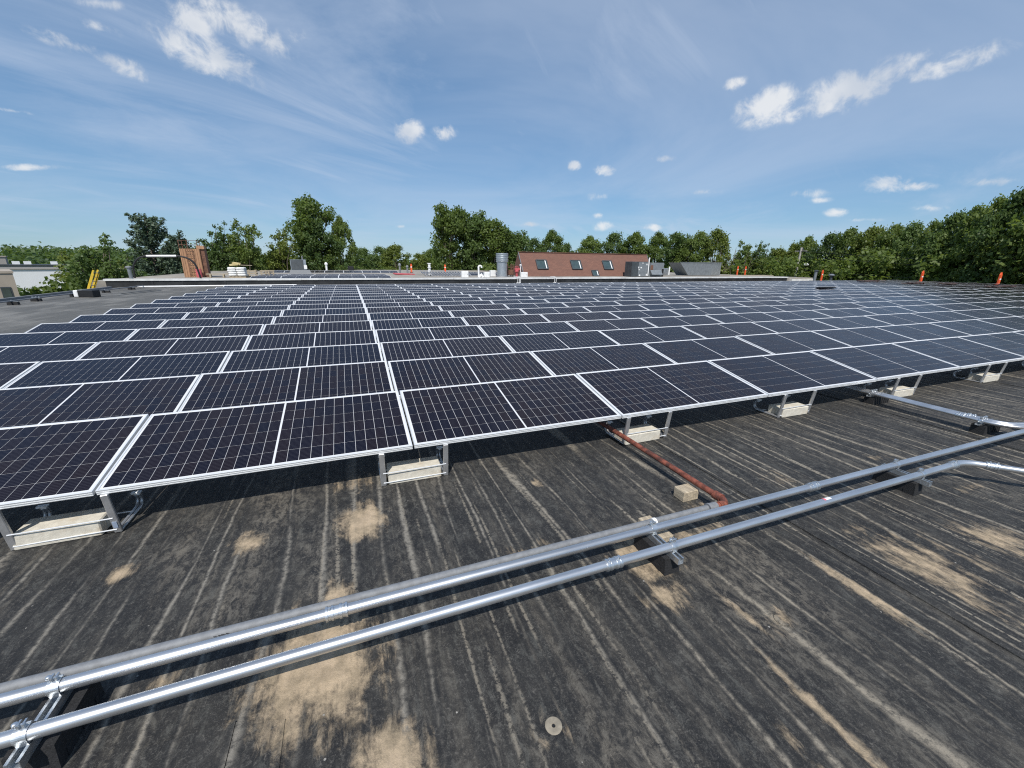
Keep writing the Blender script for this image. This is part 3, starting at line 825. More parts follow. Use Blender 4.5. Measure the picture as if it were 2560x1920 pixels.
# timber blocks
mb = MB(); mb.cbox((2.066, -1.0, 0.044), (0.155, 0.115, 0.088), 0.004); mb.build('timber_block', M_WOOD, label='small weathered timber block carrying the rusty red pipe', category='timber block', group='timber blocks under the pipes')
mb = MB(); mb.cbox((1.458, -1.345, 0.052), (0.105, 0.245, 0.104), 0.004); mb.build('timber_block', M_WOOD, label='weathered timber block beside the middle rubber foot, under the grey conduit', category='timber block', group='timber blocks under the pipes')

# rubber block supports with strut channel and clamps
def clamp(parent, x, y, z, r):
    mb = MB()
    for off in (0.0,):
        pts = [(x, y + (r + 0.003) * math.sin(a), z + (r + 0.003) * math.cos(a)) for a in np.linspace(-1.9, 1.9, 19)]
        for k in range(len(pts) - 1):
            p, q = Vector(pts[k]), Vector(pts[k + 1])
            mid = (p + q) / 2; an = math.atan2(q.z - p.z, q.y - p.y)
            mb.box(mid, (0.040, (q - p).length * 1.12, 0.003), (an, 0, 0))
    mb.box((x, y - r * 0.93, z - r * 0.75), (0.036, 0.003, r * 1.0), (0.25, 0, 0)); mb.box((x, y + r * 0.93, z - r * 0.75), (0.036, 0.003, r * 1.0), (-0.25, 0, 0))
    mb.box((x - 0.006, y + 0.004, z + r + 0.012), (0.006, 0.026, 0.024)); mb.box((x + 0.010, y + 0.004, z + r + 0.012), (0.006, 0.026, 0.024))
    c = mb.build('clamp', M_ZINC, parent)
    mb = MB(); mb.tube([(x - 0.026, y + 0.004, z + r + 0.014), (x + 0.028, y + 0.004, z + r + 0.014)], 0.0042, 8); mb.lathe([(0.009, 0), (0.009, 0.008), (0.005, 0.011)], (x - 0.016, y + 0.003, z + r + 0.018), 8)
    mb.build('bolt', M_ZINC, c)
SUP = [(-1.648, 0.146, 'black rubber conduit foot at the lower left corner of the photo'),
       (1.335, 0.115, 'black rubber conduit foot beside the timber block in the middle'),
       (3.955, 0.115, 'black rubber conduit foot on the right, before the conduit bends away')]
for (sx, wd, lab) in SUP:
    rt = thing('conduit_support', lab, 'conduit support', (sx, 0, 0), 0, 'black rubber feet under the foreground conduits')
    mb = MB()
    mb.prism([(-1.662, 0.0), (-1.352, 0.0), (-1.360, 0.113), (-1.652, 0.113)], 'x', -wd / 2, wd / 2)
    mb.build('rubber_block', M_RUBBER, rt)
    mb = MB()
    for k in range(3):
        mb.box((0, -1.60 + k * 0.1, 0.02), (wd + 0.006, 0.03, 0.038))
    mb.build('block_foot', M_RUBBER, rt)
    mb = MB(); mb.box((0, -1.545, 0.1165), (0.041, 0.345, 0.003))
    for q in (-1, 1):
        mb.box((q * 0.0195, -1.545, 0.1365), (0.003, 0.345, 0.041)); mb.box((q * 0.0145, -1.545, 0.1555), (0.008, 0.345, 0.003))
    mb.build('strut_channel', M_ZINC, rt)
    clamp(rt, 0.0, -1.635 - 0.0012 * max(0, sx - 1), CZ, 0.0270); clamp(rt, 0.0, -1.447 - 0.004 * max(0, sx - 0.5), CZ, 0.0270)
# triple conduit run heading under the array on the right
for i, xo in enumerate((6.285, 6.335, 6.385)):
    rt = thing('thin_conduit', ['thin conduit heading under the panels on the right, left one of three', 'thin conduit heading under the panels on the right, middle one of three',
                               'thin conduit heading under the panels on the right, right one of three'][i], 'conduit', (0, 0, 0), 0, 'triple thin conduits on the right')
    path = [(xo - 0.03, 2.0, 0.16), (xo, -0.4, 0.16), (xo + 0.012, -1.12, 0.16)]
    rr = 0.30 - i * 0.05
    path += [(xo + 0.012 + rr * (1 - math.cos(a)), -1.12 - rr * math.sin(a), 0.16) for a in np.linspace(0.15, 1.1, 7)]
    path += [(path[-1][0] + 1.2, path[-1][1] - 0.42, 0.16)]
    mb = MB(); mb.tube(path, 0.0205, 16); mb.build('tube', M_EMT, rt)
    coupling(rt, xo + 0.008, -0.93 - 0.03 * i, 0.16, 0.0205, math.pi / 2, 0.03)
for (yy, lab) in ((0.0, 'black rubber foot under the triple conduits, close to the front panels'), (-1.11, 'black rubber foot under the triple conduits, where they start to bend')):
    rt = thing('conduit_support', lab, 'conduit support', (6.45, yy, 0), 0, 'black rubber feet under the triple conduits')
    mb = MB(); mb.prism([(-0.18, 0.0), (0.18, 0.0), (0.172, 0.112), (-0.172, 0.112)], 'y', -0.062, 0.062)
    mb.build('rubber_block', M_RUBBER, rt)
    mb = MB()
    for k in range(4): mb.box((0.02 + 0.045 * k, 0, 0.05), (0.018, 0.136, 0.09))
    mb.build('block_rib', M_RUBBER, rt)
    mb = MB(); mb.box((-0.02, 0, 0.1165), (0.40, 0.041, 0.003))
    for q in (-1, 1): mb.box((-0.02, q * 0.0195, 0.126), (0.40, 0.003, 0.020))
    mb.build('strut_channel', M_ZINC, rt)
    for i, xo in enumerate((6.285, 6.335, 6.385)):
        mb = MB(); x_ = xo - 6.45 + 0.006
        mb.tube([(x_, -0.014, 0.16), (x_, 0.014, 0.16)], 0.0238, 14); mb.box((x_, 0, 0.195), (0.012, 0.022, 0.028)); c = mb.build('clamp', M_ZINC, rt)
        mb = MB(); mb.tube([(x_ - 0.02, 0, 0.20), (x_ + 0.02, 0, 0.20)], 0.005, 8); mb.build('bolt', M_ZINC, c)
rt = thing('conduit_support', 'black rubber foot at the right photo edge beyond the conduit bend', 'conduit support', (6.98, -1.30, 0), 0.2, 'black rubber feet under the triple conduits')
mb = MB(); mb.prism([(-0.15, 0.0), (0.15, 0.0), (0.142, 0.112), (-0.142, 0.112)], 'y', -0.062, 0.062); mb.build('rubber_block', M_RUBBER, rt)
mb = MB(); mb.box((0, 0, 0.122), (0.32, 0.041, 0.018)); mb.build('strut_channel', M_ZINC, rt)

# ------------------------------------------------------------------ left roof edge: pipe on black blocks, box, strips, ladder
mb = MB(); mb.tube([(-13.45, 8.0, 0.16), (-13.05, 19.5, 0.15), (-13.1, 21.1, 0.15), (-13.0, 26.3, 0.15), (-12.8, 29.0, 0.15), (-12.9, 30.9, 0.15)], 0.03, 8)
mb.build('edge_conduit', M_GALV, label='thin grey conduit along the left roof edge on black blocks', category='conduit')
for i, (bx, by) in enumerate(((-13.03, 19.5), (-13.15, 21.1), (-13.0, 23.58), (-12.93, 26.36), (-12.8, 29.0))):
    lab = ['nearest black block under the conduit at the left roof edge', 'second nearest black block at the left roof edge, with white fittings', 'black block just left of the white wrapped box',
           'black block just beyond the white wrapped box', 'farthest black block at the left roof edge, near the parapet'][i]
    rt = thing('pipe_block', lab, 'pipe block', (bx, by, 0), 0, 'black blocks along the left roof edge')
    mb = MB(); mb.box((0, 0, 0.06), (0.34, 0.13, 0.12), taper=0.93); mb.build('rubber_block', M_RUBBER, rt)
    mb = MB(); mb.box((0, 0, 0.128), (0.30, 0.04, 0.014)); mb.box((-0.04, 0, 0.165), (0.02, 0.03, 0.06))
    if i == 1:
        for q in (-0.1, 0.02, 0.12): mb.box((q, 0, 0.17), (0.03, 0.05, 0.07))
    mb.build('strut_channel', M_ZINC, rt)
rt = thing('wrapped_box', 'black box with one white end lying near the left roof edge', 'box', (-12.36, 23.25, 0), -0.35)
mb = MB(); mb.cbox((0.10, 0, 0.17), (0.72, 0.42, 0.33), 0.02); mb.build('box_body', M_BLACKP, rt)
mb = MB(); mb.cbox((-0.36, 0, 0.165), (0.22, 0.43, 0.325), 0.03); mb.build('white_end', M_WHITE, rt)
for i, (a, b) in enumerate((((-11.45, 23.94), (-10.92, 27.67)), ((-11.84, 25.24), (-11.37, 28.19)))):
    d = Vector((b[0] - a[0], b[1] - a[1], 0)); mb = MB()
    mb.box(((a[0] + b[0]) / 2, (a[1] + b[1]) / 2, 0.012 + 0.002 * i), (d.length, 0.07, 0.02), (0, 0, math.atan2(d.y, d.x)))
    mb.build('metal_strip', M_HVAC, label=['dark metal strip lying on the roof, nearer the panels', 'dark metal strip lying on the roof, nearer the left edge'][i], category='metal strip', group='loose metal strips on the roof')
rt = thing('extension_ladder', 'yellow extension ladder leaning against the left end of the parapet', 'ladder', (-15.25, 30.2, 0), 0.15)
rt.rotation_euler = (0, 0, 0)
LX = lambda z: 0.52 + 0.45 * (z - 1.1)
for q in (-0.30, 0.30):
    for (z0, z1, off) in ((-6.0, 0.92, 0.0), (-2.4, 1.12, 0.06)):
        mb = MB()
        p0, p1 = Vector((LX(z0) - off, q * (0.86 if off else 1.0), z0)), Vector((LX(z1) - off, q * (0.86 if off else 1.0), z1))
        mb.box((p0 + p1) / 2, (0.085, 0.05, (p1 - p0).length), (0, math.atan2(p1.x - p0.x, p1.z - p0.z), 0)); mb.build('rail', M_YELLOW, rt)
for z0 in np.arange(-5.8, 1.0, 0.25):
    mb = MB(); mb.tube([(LX(z0), -0.3, z0), (LX(z0), 0.3, z0)], 0.018, 8); mb.build('rung', M_GALV, rt)

# ------------------------------------------------------------------ things on the upper roof
rt = thing('vent_pipe', 'grey vent pipe with a flared cap at the left end of the parapet', 'vent pipe', (-14.2, 33.0, UZ))
mb = MB(); mb.tube([(0, 0, 0), (-0.02, 0, 0.80)], 0.11, 14); mb.build('pipe', M_GREYMET, rt)
mb = MB(); mb.lathe([(0.16, 0), (0.17, 0.10), (0.12, 0.14)], (-0.02, 0, 0.78), 14); mb.build('cap', M_GALV, rt)
rt = thing('arched_hose', 'black hose arching over the parapet with a white middle length', 'hose', (0, 34.0, 0))
def arc(p0, p1, p2, n=10):
    return [tuple((1 - t) ** 2 * p0[k] + 2 * t * (1 - t) * p1[k] + t * t * p2[k] for k in range(3)) for t in np.linspace(0, 1, n)]
mb = MB(); mb.tube([(-14.38, 0, 0.5)] + arc((-14.35, 0, 1.2), (-14.1, 0, 1.97), (-13.42, 0, 1.99)), 0.055, 10); mb.build('hose', M_BLACKP, rt)
mb = MB(); mb.tube([(-13.45, 0, 1.99), (-11.72, 0, 2.02)], 0.075, 12); mb.build('white_sleeve', M_WHITE, rt)
mb = MB(); mb.tube(arc((-11.75, 0, 2.02), (-10.75, 0, 2.0), (-10.62, 0, 1.15)) + [(-10.52, 0, 0.45)], 0.062, 10); mb.build('hose', M_BLACKP, rt)

rt = thing('stair_tower', 'tall tan corrugated tower with a rusty ladder and roof railing', 'tower', (-12.0, 38.0, UZ), 0.12)
mb = MB(); mb.box((0, 0.7, 1.10), (1.30, 1.4, 2.20)); mb.build('wall', M_TAN, rt)
for k in range(9):
    mb = MB(); mb.box((-0.60 + k * 0.15, -0.012, 1.10), (0.05, 0.03, 2.18)); mb.build('corrugation', M_TAN, rt)
mb = MB(); mb.box((0.80, 0.7, 1.08), (0.30, 1.2, 2.16)); mb.build('side_bay', M_RUSTY, rt)
mb = MB(); mb.box((0.72, 0.5, 2.32), (0.5, 1.0, 0.26)); mb.build('roof_hood', M_TAN, rt)
for q in (-0.24, 0.20):
    mb = MB(); mb.tube([(q, -0.10, 0.05), (q, -0.10, 2.15)], 0.022, 6); mb.build('ladder_rail', M_RUSTY, rt)
for z0 in np.arange(0.25, 2.15, 0.27):
    mb = MB(); mb.tube([(-0.24, -0.10, z0), (0.20, -0.10, z0)], 0.016, 6); mb.build('ladder_rung', M_RUSTY, rt)
mb = MB()
for (q, yq) in ((-0.62, 0.02), (-0.1, 0.02), (0.55, 0.05), (-0.62, 1.3), (0.55, 1.3)): mb.tube([(q, yq, 2.2), (q, yq, 2.85)], 0.025, 6)
for zq in (2.5, 2.82): mb.tube([(-0.62, 0.02, zq), (0.55, 0.05, zq)], 0.018, 6); mb.tube([(-0.62, 0.02, zq), (-0.62, 1.3, zq)], 0.018, 6); mb.tube([(0.55, 0.05, zq), (0.55, 1.3, zq)], 0.018, 6)
mb.build('railing', M_RUSTY, rt)
mb = MB(); mb.lathe([(0.2, 0), (0.2, 0.62), (0.17, 0.66)], (0.38, -0.35, 0.0), 12); mb.build('fire_drum', M_TARP, rt)

mb = MB(); mb.box((-10.2, 37.2, 0.68), (1.5, 0.3, 0.06)); mb.box((-10.7, 37.2, 0.53), (0.1, 0.3, 0.24)); mb.box((-9.8, 37.2, 0.53), (0.1, 0.3, 0.24))
mb.build('plank_bench', M_WOOD, label='low grey plank on supports between the tan tower and the white sacks', category='plank')
rt = thing('pallet', 'wooden pallet carrying a pile of white sacks', 'pallet', (-8.75, 37.0, UZ), 0.1)
mb = MB()
for k in range(5): mb.box((-0.5 + k * 0.25, 0, 0.13), (0.12, 1.0, 0.025))
mb.build('deck_board', M_WOOD, rt)
mb = MB()
for q in (-0.42, 0, 0.42): mb.box((0, q, 0.06), (1.15, 0.09, 0.11))
mb.build('bearer', M_WOOD, rt)
def sack(x, y, z, rz, lab, sxy=(0.62, 0.50), h=0.21):
    bm = bmesh.new(); bmesh.ops.create_icosphere(bm, subdivisions=2, radius=1.0)
    for vv in bm.verts:
        p = vv.co; f_ = lambda a: math.copysign(abs(a) ** 0.55, a)
        vv.co = Vector((f_(p.x) * sxy[0] / 2, f_(p.y) * sxy[1] / 2, f_(p.z) * h / 2)) * random.uniform(0.95, 1.05)
    me = bpy.data.meshes.new('sack'); bm.to_mesh(me); bm.free()
    me.polygons.foreach_set('use_smooth', [True] * len(me.polygons)); me.materials.append(M_SACK)
    return link('sack', me, None, (x, y, z), (0, 0, rz), label=lab, category='sack', group='white sacks piled on the pallet')
for lv in range(4):
    for q in (-1, 1):
        for q2 in (-1, 1):
            sack(-8.75 + q * 0.30 + random.uniform(-.03, .03), 37.0 + q2 * 0.24, UZ + 0.23 + lv * 0.165, random.uniform(-.1, .1),
                 f"white sack at the {'front' if q2 < 0 else 'back'} {'left' if q < 0 else 'right'} of the {['lowest', 'second', 'third', 'top'][lv]} layer on the pallet")
mb = MB(); mb.box((-8.85, 36.95, UZ + 1.02), (0.75, 0.55, 0.10), (0.05, -0.10, 0.2)); mb.box((-8.72, 36.95, UZ + 1.12), (0.5, 0.4, 0.08), (0.1, 0.15, -0.3))
mb.build('cardboard_sheet', mat('yellowed_cardboard', (0.55, 0.45, 0.22), 0.85), label='crumpled yellowish cardboard lying on top of the white sacks', category='cardboard')
mb = MB(); mb.box((-8.1, 36.9, UZ + 0.98), (0.9, 0.14, 0.04), (0, 0.03, 0.1)); mb.build('board', M_WOOD, label='pale board laid across the sack pile, poking out to the right', category='board')
for i, xq in enumerate((-7.95, -7.05, -6.75)):
    rt = thing('wooden_crate', ['open wooden crate next to the white sacks', 'middle wooden crate between the sacks and air conditioner', 'rightmost wooden crate behind the parapet'][i], 'crate', (xq, 38.2 + 0.3 * i, UZ), 0.1 * i, 'wooden crates right of the sacks')
    for (px_, py_) in ((-.28, -.28), (.28, -.28), (-.28, .28), (.28, .28)):
        mb = MB(); mb.box((px_, py_, 0.3), (0.07, 0.07, 0.6 - 0.08 * i)); mb.build('post', M_WOOD, rt)
    for zq in (0.06, 0.3, 0.5):
        mb = MB(); mb.box((0, -.32, zq), (0.7, 0.025, 0.1)); mb.box((0, .32, zq), (0.7, 0.025, 0.1)); mb.box((.32, 0, zq), (0.025, 0.6, 0.1)); mb.build('slat_ring', M_WOOD, rt)

rt = thing('air_conditioner', 'grey louvred air conditioning unit on a low curb in front of the biggest tree', 'air conditioner', (-5.3, 48.0, UZ), 0.1)
mb = MB(); mb.box((0, 0.4, 0.95), (1.5, 1.3, 1.05)); mb.build('cabinet', M_DUCT, rt)
for k in range(8):
    mb = MB(); mb.box((-0.1, -0.27, 0.55 + 0.11 * k), (1.15, 0.03, 0.05), (0.5, 0, 0)); mb.build('louvre', M_GREYMET, rt)
mb = MB(); mb.box((-0.1, -0.26, 0.95), (1.2, 0.012, 1.0)); mb.build('louvre_recess', M_HVAC, rt)
mb = MB(); mb.box((0.1, 0.3, 0.20), (2.2, 1.4, 0.40), taper=0.85); mb.build('curb', M_GALV, rt)
mb = MB(); mb.box((0.66, -0.3, 0.70), (0.30, 0.06, 0.40)); mb.build('junction_box', M_WHITE, rt)
mb = MB(); mb.tube([(0.45, 0, 1.4), (0.45, 0, 1.85)], 0.06, 8); mb.build('flue', M_GALV, rt)

def small_vent(x, y, h, r, m_, label, cap=1.6, grp='small roof vents on the upper roof'):
    rt = thing('roof_vent', label, 'roof vent', (x, y, UZ), 0, grp)
    mb = MB(); mb.lathe([(r, 0), (r, h * 0.7)], (0, 0, 0), 12); mb.build('stack', m_, rt)
    mb = MB(); mb.lathe([(r * 0.8, h * 0.68), (r * cap, h * 0.74), (r * cap, h * 0.86), (r * 0.7, h)], (0, 0, 0), 12); mb.build('cap', m_, rt)
small_vent(-3.05, 60.0, 1.15, 0.13, M_WHITE, 'small white ball-topped roof vent below the biggest tree')
small_vent(5.55, 50.0, 1.2, 0.11, M_GALV, 'slim grey capped vent left of the short orange post')
small_vent(6.45, 50.0, 0.95, 0.10, M_GALV, 'shorter grey capped vent just left of the orange post')
rt = thing('stacked_vent', 'white stacked-ring vent between the upper panels and the racks', 'roof vent', (7.36, 40.0, UZ))
for k in range(3):
    mb = MB(); mb.lathe([(0.13, 0.1 + 0.4 * k), (0.13, 0.36 + 0.4 * k), (0.19, 0.40 + 0.4 * k), (0.19, 0.47 + 0.4 * k)], (0, 0, 0), 12); mb.build('ring', M_WHITE, rt)
mb = MB(); mb.lathe([(0.11, 0), (0.11, 1.2)], (0, 0, 0), 12); mb.build('stack', M_HVAC, rt)
mb = MB(); mb.cbox((0.08, 58.0, UZ + 0.35), (0.62, 0.6, 0.68), 0.03); mb.box((-0.30, 57.9, UZ + 0.45), (0.14, 0.4, 0.5)); mb.build('black_vent_box', M_BLACKP, label='small black vent box behind the upper roof panels', category='vent box')
mb = MB(); mb.cbox((5.3, 44.0, UZ + 0.08), (2.2, 0.9, 0.12), 0.03, (0.05, 0.04, 0.2)); mb.build('red_tarp', M_TARP, label='folded red tarpaulin lying on the upper roof near the racks', category='tarpaulin')
rt = thing('mounting_racks', 'row of bare leaning metal racks stacked in front of the upper right array', 'rack stack', (7.6, 39.0, UZ))
for k in range(14):
    mb = MB(); mb.tube([(k * 0.30 - 0.8, -1.0 + 0.05 * k, 0.02), (k * 0.30 - 1.25, 0.4 + 0.05 * k, 0.55), (k * 0.30 - 0.7, 0.9, 0.02)], 0.03, 6); mb.build('rack_frame', M_ALU, rt)

# white junction boxes by the parapet
for i, (xb, yb, wb, hb) in enumerate(((9.96, 36.0, 0.66, 0.60), (12.15, 36.0, 0.52, 0.50), (13.5, 38.2, 0.55, 0.62), (16.06, 36.0, 0.70, 0.50))):
    rt = thing('white_box', ['leftmost white equipment box, standing alone behind the parapet', 'white equipment box right of the gooseneck vent', 'white equipment box touching the silver duct on its left',
                             'white equipment box right of the red valve, in front of the brown roof'][i], 'equipment box', (xb, yb, UZ), 0, 'white equipment boxes behind the parapet')
    mb = MB(); mb.cbox((0, 0, hb / 2), (wb, 0.4, hb), 0.015); mb.build('cabinet', M_WHITE, rt)
    mb = MB(); mb.box((0, -0.205, hb / 2), (wb * 0.86, 0.012, hb * 0.86)); mb.build('door', M_WHITE, rt)
    mb = MB(); mb.box((wb * 0.34, -0.216, hb / 2), (0.03, 0.02, 0.08)); mb.build('latch', M_HVAC, rt)
mb = MB(); mb.tube([(11.35, 36, UZ)] + [(11.35, 36, 1.25)] + [(11.50 - 0.16 * math.cos(a), 36, 1.32 + 0.17 * math.sin(a)) for a in np.linspace(0.1, 3.3, 8)], 0.085, 10)
mb.tube([(11.35, 36, UZ), (11.62, 36, UZ + 0.22), (11.75, 36, UZ)], 0.17, 10)
mb.build('gooseneck_vent', M_WHITE, label='white gooseneck vent pipe left of the silver duct', category='vent pipe')
rt = thing('spiral_duct', 'tall silver round exhaust duct with ribbed upper half', 'duct', (14.1, 37.0, UZ))
mb = MB(); mb.lathe([(0.52, 0), (0.52, 1.42), (0.60, 1.46), (0.60, 2.29), (0.54, 2.29), (0.54, 2.0)], (0, 0, 0), 32); mb.build('duct_body', M_DUCT, rt)
for k in range(5):
    mb = MB(); mb.lathe([(0.60, 0), (0.63, 0.02), (0.63, 0.05), (0.60, 0.07)], (0, 0, 1.48 + 0.17 * k), 32); mb.build('rib', M_DUCT, rt)
mb = MB(); mb.lathe([(0.62, 0), (0.56, 0.12)], (0, 0, 0), 32); mb.build('base_flange', M_GALV, rt)
rt = thing('pump_frame', 'rusty brown machine frame with uprights right of the silver duct', 'machine', (15.35, 38.0, UZ))
for q in (-0.3, 0.1, 0.32):
    mb = MB(); mb.box((q, 0, 0.65 - 0.12 * abs(q)), (0.09, 0.12, 1.3 - 0.24 * abs(q))); mb.build('upright', M_RUSTY, rt)
mb = MB(); mb.cbox((0.02, 0.05, 0.42), (0.62, 0.5, 0.52), 0.04); mb.build('motor', M_RUSTY, rt)
mb = MB(); mb.box((0, 0, 0.95), (0.7, 0.1, 0.08)); mb.build('cross_bar', M_RUSTY, rt)
rt = thing('red_valve', 'dark red valve with round handwheel and a white gauge on a pipe', 'valve', (16.2, 38.0, UZ))
mb = MB(); mb.lathe([(0.13, 0), (0.13, 0.4), (0.22, 0.45), (0.22, 0.62), (0.12, 0.68)], (-0.1, 0, 0), 14); mb.build('valve_body', M_TARP, rt)
mb = MB(); mb.tube([(-0.35, 0, 0.72), (0.25, 0, 0.72)], 0.10, 12); mb.tube([(-0.1, 0, 0.6), (-0.1, 0, 0.95)], 0.05, 8); mb.build('cross_pipe', M_TARP, rt)
mb = MB(); mb.tube([(-0.1 + 0.2 * math.cos(a), 0, 0.85 + 0.2 * math.sin(a)) for a in np.linspace(0, 6.2832, 17)], 0.03, 8); mb.build('handwheel', M_TARP, rt)
mb = MB(); mb.tube([(0.32, 0, 0.3), (0.32, 0, 1.1)], 0.05, 8); mb.lathe([(0.05, 0), (0.12, 0.04), (0.12, 0.12), (0.04, 0.16)], (0.32, 0, 1.08), 12); mb.build('gauge_pipe', M_WHITE, rt)
for i, xq in enumerate((13.68, 17.34)):
    rt = thing('coping_conduit', ['pair of thin conduits looping down over the parapet below the duct', 'pair of thin conduits looping down over the parapet below the brown roof'][i], 'conduit', (xq, 31.62, 0), 0, 'thin conduits looping over the parapet')
    for q in (-0.10, 0.05, 0.17)[:3 if i == 0 else 2]:
        mb = MB(); mb.tube([(q - 0.1, 0.6, 0.56), (q - 0.05, 0.0, 0.60), (q + 0.06, -0.06, 0.45), (q + 0.06, -0.06, 0.12), (q - 0.12, -0.10, 0.03)], 0.028, 8); mb.build('tube', M_WHITE, rt)

# brown shingled roof with skylights
rt = thing('brown_roof_building', 'building with a steep reddish brown shingled roof and three skylights', 'building', (0, 0, 0))
RX0, RX1 = 17.15, 34.25
mb = MB(); mb.prism([(38.5, UZ), (40.3, 2.92), (42.1, UZ)], 'x', RX0, RX1); mb.build('roof', M_SHINGLE, rt)
mb = MB(); mb.box(((RX0 + RX1) / 2, 40.3, 2.935), (RX1 - RX0 + 0.1, 0.24, 0.05)); mb.build('ridge_cap', M_SHINGLE, rt)
for xq in (RX0, RX1):
    mb = MB()
    mb.box((xq, 39.4, 1.68), (0.06, 3.14, 0.07), (math.atan2(2.52, 1.8), 0, 0)); mb.build('rake_trim', M_GREYMET, rt)
sl = math.atan2(2.52, 1.8)
def skylight(x0, x1, z0, z1):
    n = Vector((0, -2.52, 1.8)).normalized()
    zc = (z0 + z1) / 2; yc = 38.5 + 1.8 * (zc - UZ) / 2.52
    L = (z1 - z0) / math.sin(sl)
    c = Vector(((x0 + x1) / 2, yc, zc)) + n * 0.06
    ww = x1 - x0
    mb = MB()
    for (ox, ol, sx, sl_) in ((0, L / 2, ww, 0.09), (0, -L / 2, ww, 0.09), (ww / 2, 0, 0.09, L), (-ww / 2, 0, 0.09, L)):
        d = Vector((ox, ol * math.cos(sl), ol * math.sin(sl)))
        mb.box(c + d, (sx, sl_, 0.16), (sl, 0, 0))
    fr = mb.build('skylight', M_HVAC, rt)
    mb = MB(); mb.box(c + n * 0.02, (ww - 0.08, L - 0.08, 0.02), (sl, 0, 0)); mb.build('pane', M_GLASS, fr)
    mb = MB(); mb.box(c + n * 0.035 + Vector((ww * 0.36, 0, 0)), (0.10, L * 0.9, 0.02), (sl, 0, 0)); mb.build('blind_edge', M_WHITE, fr)
for (x0, x1) in ((18.97, 20.23), (23.26, 24.52), (27.47, 28.70)): skylight(x0, x1, 1.13, 2.05)
skylight(25.67, 26.46, 0.40, 0.98)

# dark rooftop units
rt = thing('rooftop_unit', 'dark grey rooftop unit with white labels in front of the brown roof end', 'rooftop unit', (30.65, 36.6, UZ), -0.05)
mb = MB(); mb.cbox((0, 0.6, 0.83), (2.35, 1.4, 1.66), 0.02); mb.build('cabinet', M_HVAC, rt)
for (x0, w_) in ((-0.74, 0.72), (0.32, 1.28)):
    mb = MB(); mb.box((x0, -0.112, 0.83), (w_, 0.02, 1.5)); mb.build('door_panel', M_GREYMET if x0 > 0 else M_HVAC, rt)
for (x0, z0, sx, sz) in ((-0.30, 1.02, 0.10, 0.18), (0.02, 1.0, 0.16, 0.13), (-0.22, 0.78, 0.14, 0.1), (0.75, 1.35, 0.12, 0.16), (-0.1, 0.17, 0.18, 0.16), (0.80, 0.22, 0.12, 0.2), (0.2, 1.5, 0.2, 0.06)):
    mb = MB(); mb.box((x0, -0.128, z0), (sx, 0.012, sz)); mb.build('label', M_LABEL, rt)
mb = MB(); mb.tube([(0.95, -0.2, 0.1), (0.95, -0.2, 1.9), (1.0, -0.2, 2.1)], 0.06, 8); mb.build('drain_pipe', M_WHITE, rt)
rt = thing('rooftop_unit', 'blue grey rooftop unit with a side hood and rust patch, right of the dark one', 'rooftop unit', (32.95, 36.6, UZ), -0.05)
mb = MB(); mb.cbox((0, 0.6, 0.78), (1.9, 1.3, 1.55), 0.02); mb.build('cabinet', M_GREYMET, rt)
mb = MB(); mb.prism([(-0.1, 0.75), (-0.5, 0.25), (-0.1, 0.25)], 'x', -0.9, 0.55); mb.build('intake_hood', M_GREYMET, rt)
mb = MB(); mb.prism([(0.95, 0.9), (1.30, 0.62), (0.95, 0.55)], 'y', -0.02, 0.9); mb.build('side_hood', M_DUCT, rt)
mb = MB(); mb.box((-0.72, -0.07, 1.0), (0.35, 0.03, 0.55)); mb.build('rust_plate', M_RUSTY, rt)
mb = MB(); mb.box((0.8, -0.10, 0.45), (0.2, 0.06, 0.85)); mb.build('black_grille', M_BLACKP, rt)
rt = thing('small_condenser', 'small pale finned condenser unit right of the two rooftop units', 'condenser', (37.1, 40.0, UZ))
mb = MB(); mb.cbox((0, 0.3, 0.5), (1.1, 0.6, 0.8), 0.03); mb.build('cabinet', M_DUCT, rt)
for k in range(7):
    mb = MB(); mb.box((-0.45 + 0.13 * k, -0.02, 0.5), (0.04, 0.04, 0.66)); mb.build('fin', M_GALV, rt)
mb = MB(); mb.tube([(0.68, 0, 0.1), (0.70, 0, 1.1)], 0.09, 8); mb.build('pipe_insulation', M_WHITE, rt)
rt = thing('exhaust_hood', 'large grey metal hood flaring outward at the top on the upper roof', 'exhaust hood', (43.5, 40.0, UZ), 0)
mb = MB(); mb.prism([(-4.05, 1.62), (2.95, 1.66), (2.88, 0.02), (-2.55, 0.05)], 'y', 0.0, 2.2); mb.build('hood_shell', M_GREYMET, rt)
mb = MB(); mb.box((2.1, -0.012, 0.84), (1.6, 0.02, 1.56)); mb.build('panel', M_DUCT, rt)
for q in (-2.2, 0.4):
    mb = MB(); mb.box((q * 0.8, -0.01, 0.83), (0.05, 0.02, 1.6)); mb.build('seam_strip', M_GREYMET, rt)
mb = MB(); mb.box((-0.55, 0.0, 1.665), (7.1, 0.1, 0.06)); mb.build('rim', M_DUCT, rt)
mb = MB(); mb.box((50.3, 39.0, UZ + 0.03), (8.0, 1.6, 0.10)); mb.build('roof_mat', M_BEIGE, label='pale flat mat lying on the upper roof right of the grey hood', category='mat')

